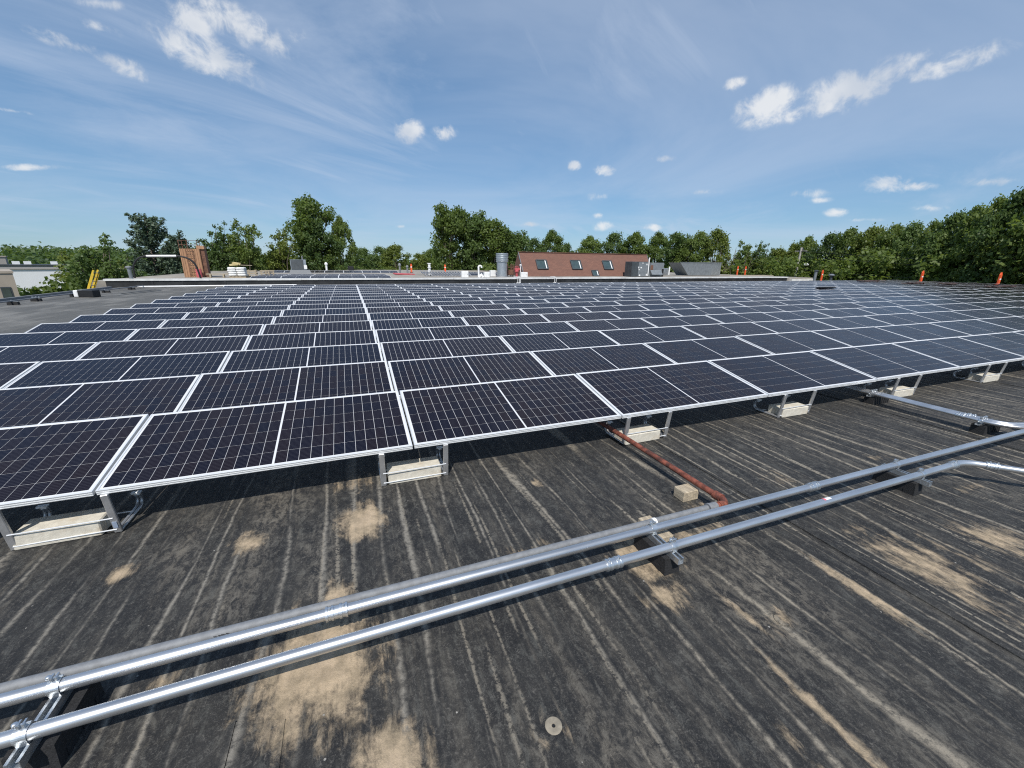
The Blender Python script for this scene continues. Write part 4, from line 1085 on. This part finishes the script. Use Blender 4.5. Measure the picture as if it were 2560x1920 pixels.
# orange safety posts
OP = [(7.2, 52.0, UZ, 1.15, 'short orange post between the grey vents and white stacked vent'), (11.56, 52.0, UZ, 1.1, 'short orange post behind the upper right array'),
      (44.0, 44.0, UZ, 0.9, 'short orange post half hidden by the left end of the grey hood'), (54.15, 44.0, UZ - 0.1, 1.35, 'left orange post of the pair right of the grey hood'),
      (55.75, 44.0, UZ - 0.1, 1.35, 'right orange post of the pair right of the grey hood'), (51.8, 30.2, 0.0, 1.36, 'orange post at the right roof edge beside the dark pipe stub'),
      (51.8, 20.83, 0.0, 1.48, 'orange post at the right roof edge, second from the right of the photo'), (50.95, 15.2, 0.0, 1.46, 'orange post nearest the right edge of the photo')]
for (xp, yp, zp, hp, lab) in OP:
    rt = thing('safety_post', lab, 'safety post', (xp, yp, zp), 0, 'orange safety posts along the roof')
    wd = 0.26 if xp > 50.5 and yp < 25 else 0.2
    mb = MB(); mb.prism([(-wd / 2, 0.05), (wd / 2, 0.05), (wd / 2, hp * 0.86), (0.0, hp), (-wd / 2, hp * 0.86)], 'y', -0.05, 0.05); mb.build('post', M_ORANGE, rt)
    mb = MB(); mb.cbox((0, 0, 0.03), (0.34, 0.34, 0.06), 0.01); mb.build('base_plate', M_BLACKP, rt)
    mb = MB(); mb.box((0, -0.052, hp * 0.62), (wd * 0.9, 0.006, 0.12)); mb.build('reflective_band', M_LABEL, rt)
rt = thing('pipe_stub', 'dark pipe stub with a cap left of the orange post by the right roof edge', 'vent pipe', (51.1, 30.5, 0))
mb = MB(); mb.lathe([(0.15, 0), (0.15, 1.2)], (0, 0, 0), 12); mb.build('pipe', M_GREYMET, rt)
mb = MB(); mb.lathe([(0.22, 1.18), (0.24, 1.28), (0.1, 1.34)], (0, 0, 0), 12); mb.build('cap', M_HVAC, rt)
rt = thing('mushroom_vent', 'squat mushroom vent right of the orange post by the right roof edge', 'roof vent', (51.6, 29.0, 0))
mb = MB(); mb.lathe([(0.14, 0), (0.14, 0.75)], (0, 0, 0), 12); mb.build('stack', M_HVAC, rt)
mb = MB(); mb.lathe([(0.3, 0.72), (0.34, 0.8), (0.1, 0.95)], (0, 0, 0), 12); mb.build('cap', M_GREYMET, rt)
# loose cable bundles and a black strip lying on the far right panels
for i, (xb, yb, L) in enumerate(((41.6, 19.3, 3.4), (39.9, 15.5, 1.6), (42.2, 14.5, 1.3), (40.6, 11.2, 3.0))):
    mb = MB()
    for q in range(5):
        pts = []
        for k in range(9):
            pts.append((xb + (k / 8 - 0.5) * L + random.uniform(-.1, .1), yb + 0.10 * q + random.uniform(-.25, .25), 0.575 + random.uniform(0.0, 0.12)))
        mb.tube(pts, 0.035, 6)
    mb.build('cable_bundle', M_CABLE, label=['long brown cable tangle on the far right panels, below the dark pipe stub', 'small dark cable tangle left of the two near the right roof edge',
            'small dark cable tangle on the panels below the right orange posts', 'brown cable tangle on the panels at the right edge of the photo'][i], category='cable bundle', group='cable tangles on the far right panels')
mb = MB(); mb.cbox((26.5, 13.55, 0.60), (1.35, 0.16, 0.07), 0.01, (0, 0, -0.06)); mb.box((25.75, 13.5, 0.60), (0.2, 0.3, 0.04)); mb.build('black_strip', M_BLACKP, label='black plastic strip lying on top of the far right panels', category='strip')

# ------------------------------------------------------------------ buildings to the left
rt = thing('tan_building', 'tan building with a small window cut off by the left edge of the photo', 'building', (-23.5, 35.3, GZ), 0.52)
mb = MB(); mb.box((-2.95, 2.0, 3.4), (9.6, 7.0, 6.8)); mb.build('wall', M_BEIGE, rt)
mb = MB(); mb.box((-2.95, 2.0, 6.86), (9.7, 7.1, 0.14)); mb.build('roof', M_BEIGE, rt)
mb = MB(); mb.box((1.35, -1.515, 5.55), (0.45, 0.05, 0.75)); f_ = mb.build('window', M_HVAC, rt)
mb = MB(); mb.box((1.35, -1.548, 5.55), (0.36, 0.02, 0.64)); mb.build('pane', M_GLASS, f_)
rt = thing('white_warehouse', 'long low white warehouse beyond the left roof edge', 'warehouse', (-54.8, 103.6, GZ), 0.46)
mb = MB(); mb.box((-3.0, 4, 2.8), (18.0, 8, 5.6)); mb.build('wall', M_WHITEW, rt)
mb = MB(); mb.box((-3.0, 4, 5.68), (18.4, 8.4, 0.2)); mb.build('roof', M_GREYW, rt)
rt = thing('grey_warehouse', 'grey brown flat-roofed warehouse behind the white one', 'warehouse', (-70, 130, GZ), 0.46)
mb = MB(); mb.box((-2.0, 5, 2.95), (26.0, 10, 5.9)); mb.build('wall', M_GREYW, rt)
mb = MB(); mb.box((-2.0, 5, 5.98), (26.4, 10.4, 0.25)); mb.build('roof', M_HVAC, rt)
for q in (-1.6, 0.2, 4.5):
    mb = MB(); mb.box((q, 3.5, 6.45), (1.2, 1.2, 0.7)); mb.build('roof_box', M_WHITE, rt)
rt = thing('brown_block', 'small brown flat block beyond the grey warehouse at the left edge', 'building', (-75.5, 132, GZ), 0.46)
mb = MB(); mb.box((-3, 4, 3.9), (8, 8, 7.8)); mb.build('wall', M_GREYW, rt)
mb = MB(); mb.box((-3, 4, 7.85), (8.4, 8.4, 0.22)); mb.build('roof', M_BEIGE, rt)

# ------------------------------------------------------------------ trees
def leaf_mesh(name, centers, radii, per, size, seed, material, up_bias=0.3, flat=1.0):
    rng = np.random.default_rng(seed)
    cs = np.asarray(centers); rs = np.asarray(radii)
    n = (np.maximum(6, per * (rs / rs.mean()) ** 2)).astype(int)
    idx = np.repeat(np.arange(len(cs)), n)
    N = len(idx)
    d = rng.normal(size=(N, 3)); d /= np.linalg.norm(d, axis=1, keepdims=True)
    rad = rng.random(N) ** 0.5 * (1.0 + 0.35 * np.abs(rng.normal(size=N)))
    sc = np.stack([np.ones(N), np.ones(N), np.full(N, flat)], 1)
    pos = cs[idx] + d * (rad * rs[idx])[:, None] * sc
    nrm = d * 0.6 + rng.normal(size=(N, 3)) * 0.55 + np.array([0, 0, up_bias])
    nrm /= np.linalg.norm(nrm, axis=1, keepdims=True)
    a = rng.normal(size=(N, 3)); t1 = np.cross(nrm, a); t1 /= np.linalg.norm(t1, axis=1, keepdims=True)
    t2 = np.cross(nrm, t1)
    sz = size * (0.6 + 0.8 * rng.random(N))[:, None]
    asp = (0.55 + 0.3 * rng.random(N))[:, None]
    q = np.stack([pos - t1 * sz * .5, pos + t2 * sz * .5 * asp, pos + t1 * sz * .5, pos - t2 * sz * .5 * asp], 1).reshape(-1, 3)
    me = bpy.data.meshes.new(name)
    me.vertices.add(len(q)); me.vertices.foreach_set('co', q.astype(np.float32).ravel())
    me.loops.add(4 * N); me.loops.foreach_set('vertex_index', np.arange(4 * N, dtype=np.int32))
    me.polygons.add(N); me.polygons.foreach_set('loop_start', np.arange(0, 4 * N, 4, dtype=np.int32))
    me.polygons.foreach_set('loop_total', np.full(N, 4, dtype=np.int32))
    at = me.attributes.new('tint', 'FLOAT', 'FACE')
    blob_t = rng.random(len(cs))
    at.data.foreach_set('value', np.clip(blob_t[idx] * 0.65 + rng.random(N) * 0.35, 0, 1).astype(np.float32))
    me.materials.append(material)
    me.update(calc_edges=True)
    return me

def tree_proto(kind, seed, material):
    rng = random.Random(seed)
    cs, rs = [], []
    mb = MB()
    H = 13.0
    def limb(p0, p1, r0, r1, n=4, wob=0.25):
        pts = []
        for k in range(n + 1):
            t = k / n
            p = Vector(p0).lerp(Vector(p1), t)
            if 0 < k < n: p += Vector((rng.uniform(-wob, wob), rng.uniform(-wob, wob), rng.uniform(-wob, wob) * .5))
            pts.append(p)
        mb.tube(pts, [r0 + (r1 - r0) * k / n for k in range(n + 1)], 7, cap=False)
        return pts
    if kind == 'cottonwood':
        limb((0, 0, 0), (0.1, 0, 4.0), 0.30, 0.22)
        for k in range(7):
            a = k * 0.9 + rng.uniform(-.3, .3); rr = rng.uniform(0.5, 2.3)
            top = (rr * math.cos(a), rr * math.sin(a), rng.uniform(11.2, 13.0) - 0.35 * rr)
            pts = limb((0, 0, rng.uniform(2.0, 4.0)), top, 0.15, 0.03, 6, .3)
            for j in range(17):
                t = 1 - 0.85 * rng.random() ** 1.25; p = Vector(pts[0]).lerp(Vector(top), t)
                sp = 1.15 * (1.15 - 0.7 * t)
                c = p + Vector((rng.gauss(0, sp), rng.gauss(0, sp), rng.uniform(-.6, .5)))
                cs.append(c); rs.append(rng.uniform(0.40, 0.85))
                if j % 3 == 0: limb(p, c, 0.04, 0.015, 2, .1)
            cs.append(Vector(top)); rs.append(0.45)
    elif kind == 'broad':
        limb((0, 0, 0), (0, 0, 4.5), 0.32, 0.24)
        for k in range(105):
            a = rng.uniform(0, 6.283); t = rng.random()
            z = 1.8 + 11.0 * t ** 0.8
            prof = math.sin(math.pi * min(1, (t * 0.84 + 0.18))) ** 0.55
            lob = 1.0 + 0.22 * math.sin(3 * a + seed) + 0.12 * math.sin(5 * a + 2.1 * z)
            rr = 3.7 * prof * lob * math.sqrt(rng.uniform(0.15, 1.0))
            c = Vector((rr * math.cos(a), rr * math.sin(a), z + rng.uniform(-.4, .5)))
            cs.append(c); rs.append(rng.uniform(0.40, 0.95))
            if k % 5 == 0: limb((0, 0, max(2.5, z * 0.55)), c, 0.09, 0.02, 3, .2)
    elif kind == 'ragged':
        limb((0, 0, 0), (0, 0, 4), 0.26, 0.2)
        for k in range(9):
            a = k * 0.72 + rng.uniform(-.3, .3); rr = rng.uniform(0.4, 2.7)
            top = (rr * math.cos(a), rr * math.sin(a), rng.uniform(9.6, 13.2) - 0.55 * rr)
            pts = limb((0, 0, rng.uniform(2, 4)), top, 0.12, 0.02, 5, .3)
            for j in range(17):
                t = 1 - 0.95 * rng.random() ** 1.1; p = Vector(pts[0]).lerp(Vector(top), t)
                sp = 0.95 * (1.35 - t)
                c = p + Vector((rng.gauss(0, sp), rng.gauss(0, sp), rng.uniform(-.5, .4)))
                cs.append(c); rs.append(rng.uniform(0.40, 0.80) * (1.45 - 0.85 * t))
            cs.append(Vector(top)); rs.append(0.30)
    elif kind == 'pine':
        limb((0, 0, 0), (0.1, 0.1, 12.6), 0.24, 0.05, 6, .08)
        for k in range(64):
            z = 1.2 + 10.6 * (k / 63) ** 0.95; a = k * 2.4 + rng.uniform(-.4, .4)
            L = (3.3 * (1 - z / 13.0) ** 0.65 + 0.35) * rng.uniform(0.65, 1.15)
            tip = Vector((L * math.cos(a), L * math.sin(a), z + L * 0.85 + rng.uniform(-.2, .5)))
            base = Vector((0, 0, z)); mid_ = base.lerp(tip, 0.55) - Vector((0, 0, 0.22 * L))
            mb.tube([base, mid_, tip], [0.05, 0.035, 0.012], 6, cap=False)
            for t in (0.3, 0.45, 0.6, 0.72, 0.84, 0.96):
                q0 = base.lerp(mid_, min(1, t / 0.55)) if t < 0.55 else mid_.lerp(tip, (t - 0.55) / 0.45)
                c = q0 + Vector((rng.uniform(-.16, .16), rng.uniform(-.16, .16), rng.uniform(-.05, .22)))
                cs.append(c); rs.append(rng.uniform(0.20, 0.36))
        cs.append(Vector((0.1, 0.1, 12.8))); rs.append(.25)
    elif kind == 'bush':
        for k in range(26):
            a = rng.uniform(0, 6.283); rr = 2.4 * math.sqrt(rng.random()); z = rng.uniform(0.4, 4.2) * (1 - (rr / 2.9) ** 2) + 0.3
            cs.append(Vector((rr * math.cos(a), rr * math.sin(a), z))); rs.append(rng.uniform(0.6, 1.0))
            if k % 5 == 0: limb((0, 0, 0), cs[-1], 0.05, 0.02, 2, .1)
    elif kind == 'bare':
        for k in range(16):
            a = rng.uniform(0, 6.283); rr = rng.uniform(0.5, 2.4)
            tip = Vector((rr * math.cos(a), rr * math.sin(a), rng.uniform(6.5, 10.5)))
            pts = limb((rng.uniform(-.4, .4), rng.uniform(-.4, .4), 0), tip, 0.10, 0.02, 5, .3)
            for j in range(3):
                t = rng.uniform(.4, .9); p = Vector(pts[0]).lerp(tip, t); q = p + Vector((rng.uniform(-1, 1), rng.uniform(-1, 1), rng.uniform(.6, 1.6)))
                limb(p, q, 0.04, 0.012, 2, .1)
                if rng.random() < 0.45: cs.append(q); rs.append(rng.uniform(.3, .6))
    per = {'cottonwood': 88, 'broad': 118, 'ragged': 90, 'pine': 34, 'bush': 170, 'bare': 60}[kind]
    size = {'cottonwood': 0.30, 'broad': 0.32, 'ragged': 0.27, 'pine': 0.24, 'bush': 0.36, 'bare': 0.28}[kind]
    tm = mb.mesh('trunk', M_BARK)
    lm = leaf_mesh('crown', cs, rs, per, size, seed, material, 0.35, 0.85)
    return tm, lm
PROTO = {}
def proto(kind, var):
    key = (kind, var)
    if key not in PROTO:
        mt = {'pine': M_NEEDLE, 'bush': M_LEAF, 'bare': M_LEAFY}.get(kind, M_LEAF)
        if kind == 'broad' and var in (1,): mt = M_LEAFD
        if kind in ('broad', 'bush', 'ragged') and var == 2: mt = M_LEAFY
        if kind == 'ragged' and var == 1: mt = M_LEAFD
        if kind == 'cottonwood' and var == 1: mt = M_LEAFD
        PROTO[key] = tree_proto(kind, 100 + var * 17 + len(kind) * 3, mt)
    return PROTO[key]
def tree(kind, var, x, y, top, width, label, group='trees beyond the roof', cat='tree', name=None):
    tm, lm = proto(kind, var)
    H = {'bush': 4.9, 'bare': 10.8}.get(kind, 13.4)
    base = GZ
    sz = (top - base) / H
    W = {'cottonwood': 5.6, 'broad': 8.4, 'ragged': 6.0, 'pine': 6.2, 'bush': 5.6, 'bare': 5.0}[kind]
    sx = width / W
    rt = thing(name or {'pine': 'pine_tree', 'bush': 'shrub', 'bare': 'sparse_tree'}.get(kind, 'broadleaf_tree'), label, cat, (x, y, base), random.uniform(0, 6.28), group)
    rt.scale = (sx, sx * random.uniform(.9, 1.1), sz)
    link('trunk', tm, rt); link('crown', lm, rt)
    return rt
random.seed(21)
TREES = [
 ('ragged', 1, -19.0, 40.9, 4.7, 4.8, 'windswept broadleaf tree right of the yellow ladder', 'broadleaf_tree'),
 ('bush', 1, -22.6, 42.5, 1.2, 5.5, 'dark shrub in front of the white warehouse', 'shrub'),
 ('pine', 0, -20.3, 55.4, 6.8, 6.4, 'spiky pine tree behind the black arched hose', 'pine_tree'),
 ('pine', 1, -17.4, 54.2, 4.8, 4.6, 'low dark pine tree just left of the tan tower', 'pine_tree'),
 ('ragged', 2, -23.6, 50.0, 3.4, 6.0, 'brownish green ragged tree between the windswept tree and the spiky pine', 'broadleaf_tree'),
 ('ragged', 1, -15.4, 61.3, 7.6, 5.0, 'ragged tree right behind the tan tower, left of its twin', 'broadleaf_tree'),
 ('ragged', 0, -12.4, 61.6, 7.8, 5.0, 'ragged twin-topped tree above the white sacks', 'broadleaf_tree'),
 ('broad', 0, -14.2, 66.0, 3.2, 7.0, 'low dense tree filling in behind the white sacks', 'broadleaf_tree'),
 ('ragged', 2, -8.9, 64.2, 7.3, 6.0, 'mid green pointed tree left of the biggest tree', 'broadleaf_tree'),
 ('cottonwood', 2, -5.0, 68.6, 11.2, 6.8, 'biggest tree left of the gap, its round dark top high over the air conditioner', 'broadleaf_tree'),
 ('broad', 1, -3.9, 67.0, 7.6, 6.6, 'lower front tree in the same clump as the biggest dark tree', 'broadleaf_tree'),
 ('broad', 0, -0.9, 68.7, 8.4, 4.8, 'right shoulder tree leaning out from the biggest dark tree', 'broadleaf_tree'),
 ('broad', 1, -9.8, 70.0, 3.5, 8.0, 'dark low tree behind the air conditioner, left of the biggest tree', 'broadleaf_tree'),
 ('broad', 1, 3.4, 100.6, 4.6, 8.0, 'small distant dark tree at the left side of the skyline gap', 'broadleaf_tree'),
 ('broad', 2, 9.3, 91.2, 5.2, 7.4, 'yellow green round tree in the skyline gap', 'broadleaf_tree'),
 ('broad', 1, 6.6, 95.0, 4.8, 6.0, 'dark round tree touching the left side of the yellow green one', 'broadleaf_tree'),
 ('broad', 2, 15.4, 97.6, 3.6, 7.0, 'low light green tree in the skyline gap behind the short orange post', 'broadleaf_tree'),
 ('broad', 0, 19.8, 104.8, 4.9, 7.5, 'far low tree at the left foot of the tall poplars', 'broadleaf_tree'),
 ('cottonwood', 0, 15.9, 69.8, 11.7, 6.6, 'tallest poplar at the left end of the central clump', 'broadleaf_tree'),
 ('cottonwood', 1, 20.3, 70.8, 11.8, 7.0, 'tall dense poplar, second in the central clump', 'broadleaf_tree'),
 ('cottonwood', 0, 24.2, 69.6, 9.8, 6.8, 'sloping poplar, third in the central clump', 'broadleaf_tree'),
 ('cottonwood', 1, 27.6, 69.4, 8.6, 6.0, 'shortest poplar at the right end of the central clump', 'broadleaf_tree'),
 ('bush', 0, 21.6, 66.0, 1.6, 7.0, 'bright shrub behind the silver duct', 'shrub'),
 ('broad', 1, 38.0, 83.2, 6.9, 6.2, 'left tree of the round pair above the brown roof', 'broadleaf_tree'),
 ('broad', 0, 43.0, 84.4, 8.9, 7.6, 'right, taller tree of the round pair above the brown roof', 'broadleaf_tree'),
 ('broad', 1, 48.0, 86.0, 6.2, 6.0, 'low dark tree right of the round pair above the brown roof', 'broadleaf_tree'),
]
row = [(54.0, 86.3, 8.1, 0, 8.4), (57.6, 81.9, 8.6, 1, 8.6), (60.6, 77.4, 8.7, 0, 8.2), (63.0, 73.0, 8.5, 0, 8.2), (61.5, 65.0, 8.9, 1, 6.2), (63.2, 61.3, 7.9, 0, 6.6),
       (64.9, 58.9, 8.3, 2, 6.6), (67.2, 53.9, 7.0, 0, 5.2), (68.6, 51.6, 7.1, 1, 4.6), (67.0, 47.5, 4.6, 2, 6.2), (68.0, 45.9, 5.4, 2, 5.2), (68.9, 44.3, 6.4, 0, 5.2),
       (68.8, 41.1, 6.6, 1, 5.6), (68.4, 38.0, 7.2, 0, 6.0), (67.8, 34.9, 7.2, 2, 6.2), (67.1, 32.0, 7.2, 0, 6.0), (66.2, 29.4, 7.1, 1, 5.8), (63.4, 26.3, 7.0, 0, 5.8),
       (62.1, 24.0, 7.6, 1, 6.0), (60.9, 21.9, 8.0, 0, 6.0), (59.4, 19.9, 8.5, 0, 6.2), (58.2, 17.9, 9.0, 1, 6.4), (57.4, 15.9, 9.4, 0, 6.6), (57.8, 13.2, 9.9, 0, 7.0)]
rl = ['first dense tree of the right-hand wood, behind the brown roof end', 'second tree of the wood, above the right half of the brown roof', 'third tree of the wood, above the small condenser',
      'fourth tree of the wood, left of the dark pointed poplar', 'dark pointed tree above the grey hood', 'bushy tree above the middle of the grey hood', 'yellowish tree above the right end of the grey hood',
      'thin-topped tree behind the pair of orange posts', 'last ragged tree before the dip in the skyline', 'low yellowish tree in the dip left of the utility pole', 'second low yellowish tree in the dip, touching the utility pole',
      'tree directly behind the utility pole lamp', 'dark tree just right of the utility pole']
for i, (x, y, tp, var, wd) in enumerate(row):
    if i < len(rl): lab = rl[i]
    else: lab = f"{ORD[len(row) - i]} tree counted from the right photo edge along the near wood"
    kind = 'broad' if i not in (4, 8, 7) else ('cottonwood' if i == 4 else 'ragged')
    TREES.append((kind, var if kind == 'broad' else var % 2, x, y, tp, wd, lab, 'broadleaf_tree'))
for (kind, var, x, y, tp, wd, lab, nm) in TREES:
    tree(kind, var, x, y, tp, wd, lab, 'trees beyond the roof' if nm != 'shrub' else 'shrubs beyond the roof', 'shrub' if nm == 'shrub' else 'tree', nm)
tree('bare', 0, 64.0, 56.0, 5.4, 6.0, 'half bare sparse tree with pale stems right of the grey hood', 'trees beyond the roof', 'tree', 'sparse_tree')
tree('bare', 1, 65.2, 53.0, 4.4, 5.5, 'brownish thin sparse tree behind the pair of orange posts', 'trees beyond the roof', 'tree', 'sparse_tree')

# understorey and far woods: joined leaf clumps nobody could count
rng = np.random.default_rng(5)
cs, rs = [], []
for (x0, y0, x1, y1, n, h, sp) in ((-24, 44, -8, 66, 60, 4.2, 3.5), (-8, 70, 4, 74, 40, 5.5, 2.5), (2, 100, 34, 110, 60, 6.5, 4.0), (14, 72, 34, 76, 60, 4.8, 2.5), (34, 88, 56, 92, 60, 8.0, 3.0),
                                (53, 84, 66, 66, 70, 8.0, 3.0), (64, 66, 70, 48, 60, 7.0, 2.5), (66, 48, 68, 34, 110, 7.8, 2.4), (67, 34, 62, 24, 110, 8.6, 2.4), (64, 24, 58, 10, 130, 10.0, 2.4), (60, 20, 60, 4, 90, 11.0, 3.0)):
    for k in range(n):
        t = rng.random()
        z = GZ + 0.6 + h * rng.random() ** 0.8
        cs.append((x0 + (x1 - x0) * t + rng.normal() * sp, y0 + (y1 - y0) * t + rng.normal() * sp * 0.8, z)); rs.append(0.9 + 0.7 * rng.random())
link('undergrowth', leaf_mesh('undergrowth', cs, rs, 130, 0.42, 11, M_LEAF, 0.4, 0.8), label='dense undergrowth filling the gaps between the trees', category='undergrowth', kind='stuff')
cs, rs = [], []
for k in range(150):
    t = rng.random()
    cs.append((-31 + 9 * t + rng.normal() * 1.5, 44 + 14 * t + rng.normal() * 2.5, GZ + 0.5 + 4.0 * rng.random())); rs.append(0.8 + 0.6 * rng.random())
link('hedge_shrubs', leaf_mesh('hedge_shrubs', cs, rs, 110, 0.34, 12, M_LEAFD, 0.4, 0.8), label='continuous mass of low shrubs between the left roof edge and white warehouse', category='shrubs', kind='stuff')

# hills far left and the distant wood on them
mb = MB()
nx, ny = 40, 14
for j in range(ny + 1):
    for i in range(nx + 1):
        x = -420 + i * 18.0; y = 215 + j * 22.0
        t = j / ny
        hgt = 11.0 * math.sin(min(1, t * 1.4) * math.pi / 2) * (0.62 + 0.38 * math.cos((x + 185) / 95.0)) * (1.0 if x < -60 else max(0.25, 1 - (x + 60) / 160))
        mb.v.append((x, y, GZ + 0.1 + max(0.0, hgt - 3.0)))
for j in range(ny):
    for i in range(nx):
        a = j * (nx + 1) + i
        mb.f.append((a, a + 1, a + nx + 2, a + nx + 1)); mb.mi.append(0); mb.smooth.append(True)
mb.build('hills', M_HILL, kind='structure')
cs, rs = [], []
for k in range(900):
    x = rng.uniform(-330, 60); y = rng.uniform(225, 420)
    t = (y - 215) / (22.0 * ny)
    hgt = 11.0 * math.sin(min(1, t * 1.4) * math.pi / 2) * (0.62 + 0.38 * math.cos((x + 185) / 95.0)) * (1.0 if x < -60 else max(0.25, 1 - (x + 60) / 160))
    cs.append((x, y, GZ + max(0.0, hgt - 3.0) + 2.4 + 2.2 * rng.random())); rs.append(3.0 + 2.0 * rng.random())
link('distant_woods', leaf_mesh('distant_woods', cs, rs, 46, 1.9, 13, M_LEAFD, 0.5, 0.8), label='far wooded hillside along the skyline on the left', category='woods', kind='stuff')
cs, rs = [], []
for k in range(260):
    x = rng.uniform(-60, 120); y = rng.uniform(150, 190) - 0.35 * max(0, x)
    cs.append((x, y, GZ + 2.0 + 5.0 * rng.random())); rs.append(2.2 + 1.4 * rng.random())
link('distant_woods', leaf_mesh('distant_woods_near', cs, rs, 60, 1.2, 14, M_LEAFD, 0.5, 0.8), label='low band of far woods seen through the skyline gap', category='woods', kind='stuff')

# utility pole, lamp and lines
rt = thing('utility_pole', 'weathered leaning utility pole with a white lamp right of the skyline dip', 'utility pole', (63.0, 41.4, GZ), 0)
mb = MB(); mb.tube([(0, 0, 0), (0.35, 0, 10.4)], [0.20, 0.14], 10); mb.build('pole', M_POLE, rt)
mb = MB(); mb.box((0.34, 0, 9.9), (0.12, 1.8, 0.12)); mb.build('crossarm', M_POLE, rt)
mb = MB(); mb.tube([(0.28, 0, 7.7), (0.9, -0.5, 8.05)], 0.05, 8); mb.build('lamp_arm', M_GALV, rt)
mb = MB(); mb.lathe([(0.14, 0), (0.42, 0.12), (0.46, 0.24), (0.2, 0.42)], (1.05, -0.6, 7.75), 12); mb.build('lamp_head', M_WHITE, rt)
for i, (z0, z1) in enumerate(((3.9, 2.2), (3.2, 1.6), (1.2, 0.9), (0.2, 0.1))):
    mb = MB(); pts = []
    for k in range(13):
        t = k / 12; pts.append((63.3 + (56.0 - 63.3) * t, 41.4 + (4.0 - 41.4) * t, z0 + (z1 - z0) * t - 0.5 * math.sin(math.pi * t)))
    mb.tube(pts, 0.022, 5); mb.build('power_line', M_BLACKP, label=f"{['topmost', 'second highest', 'second lowest', 'lowest'][i]} thin black line strung from the utility pole to the right", category='power line', group='lines strung from the utility pole')
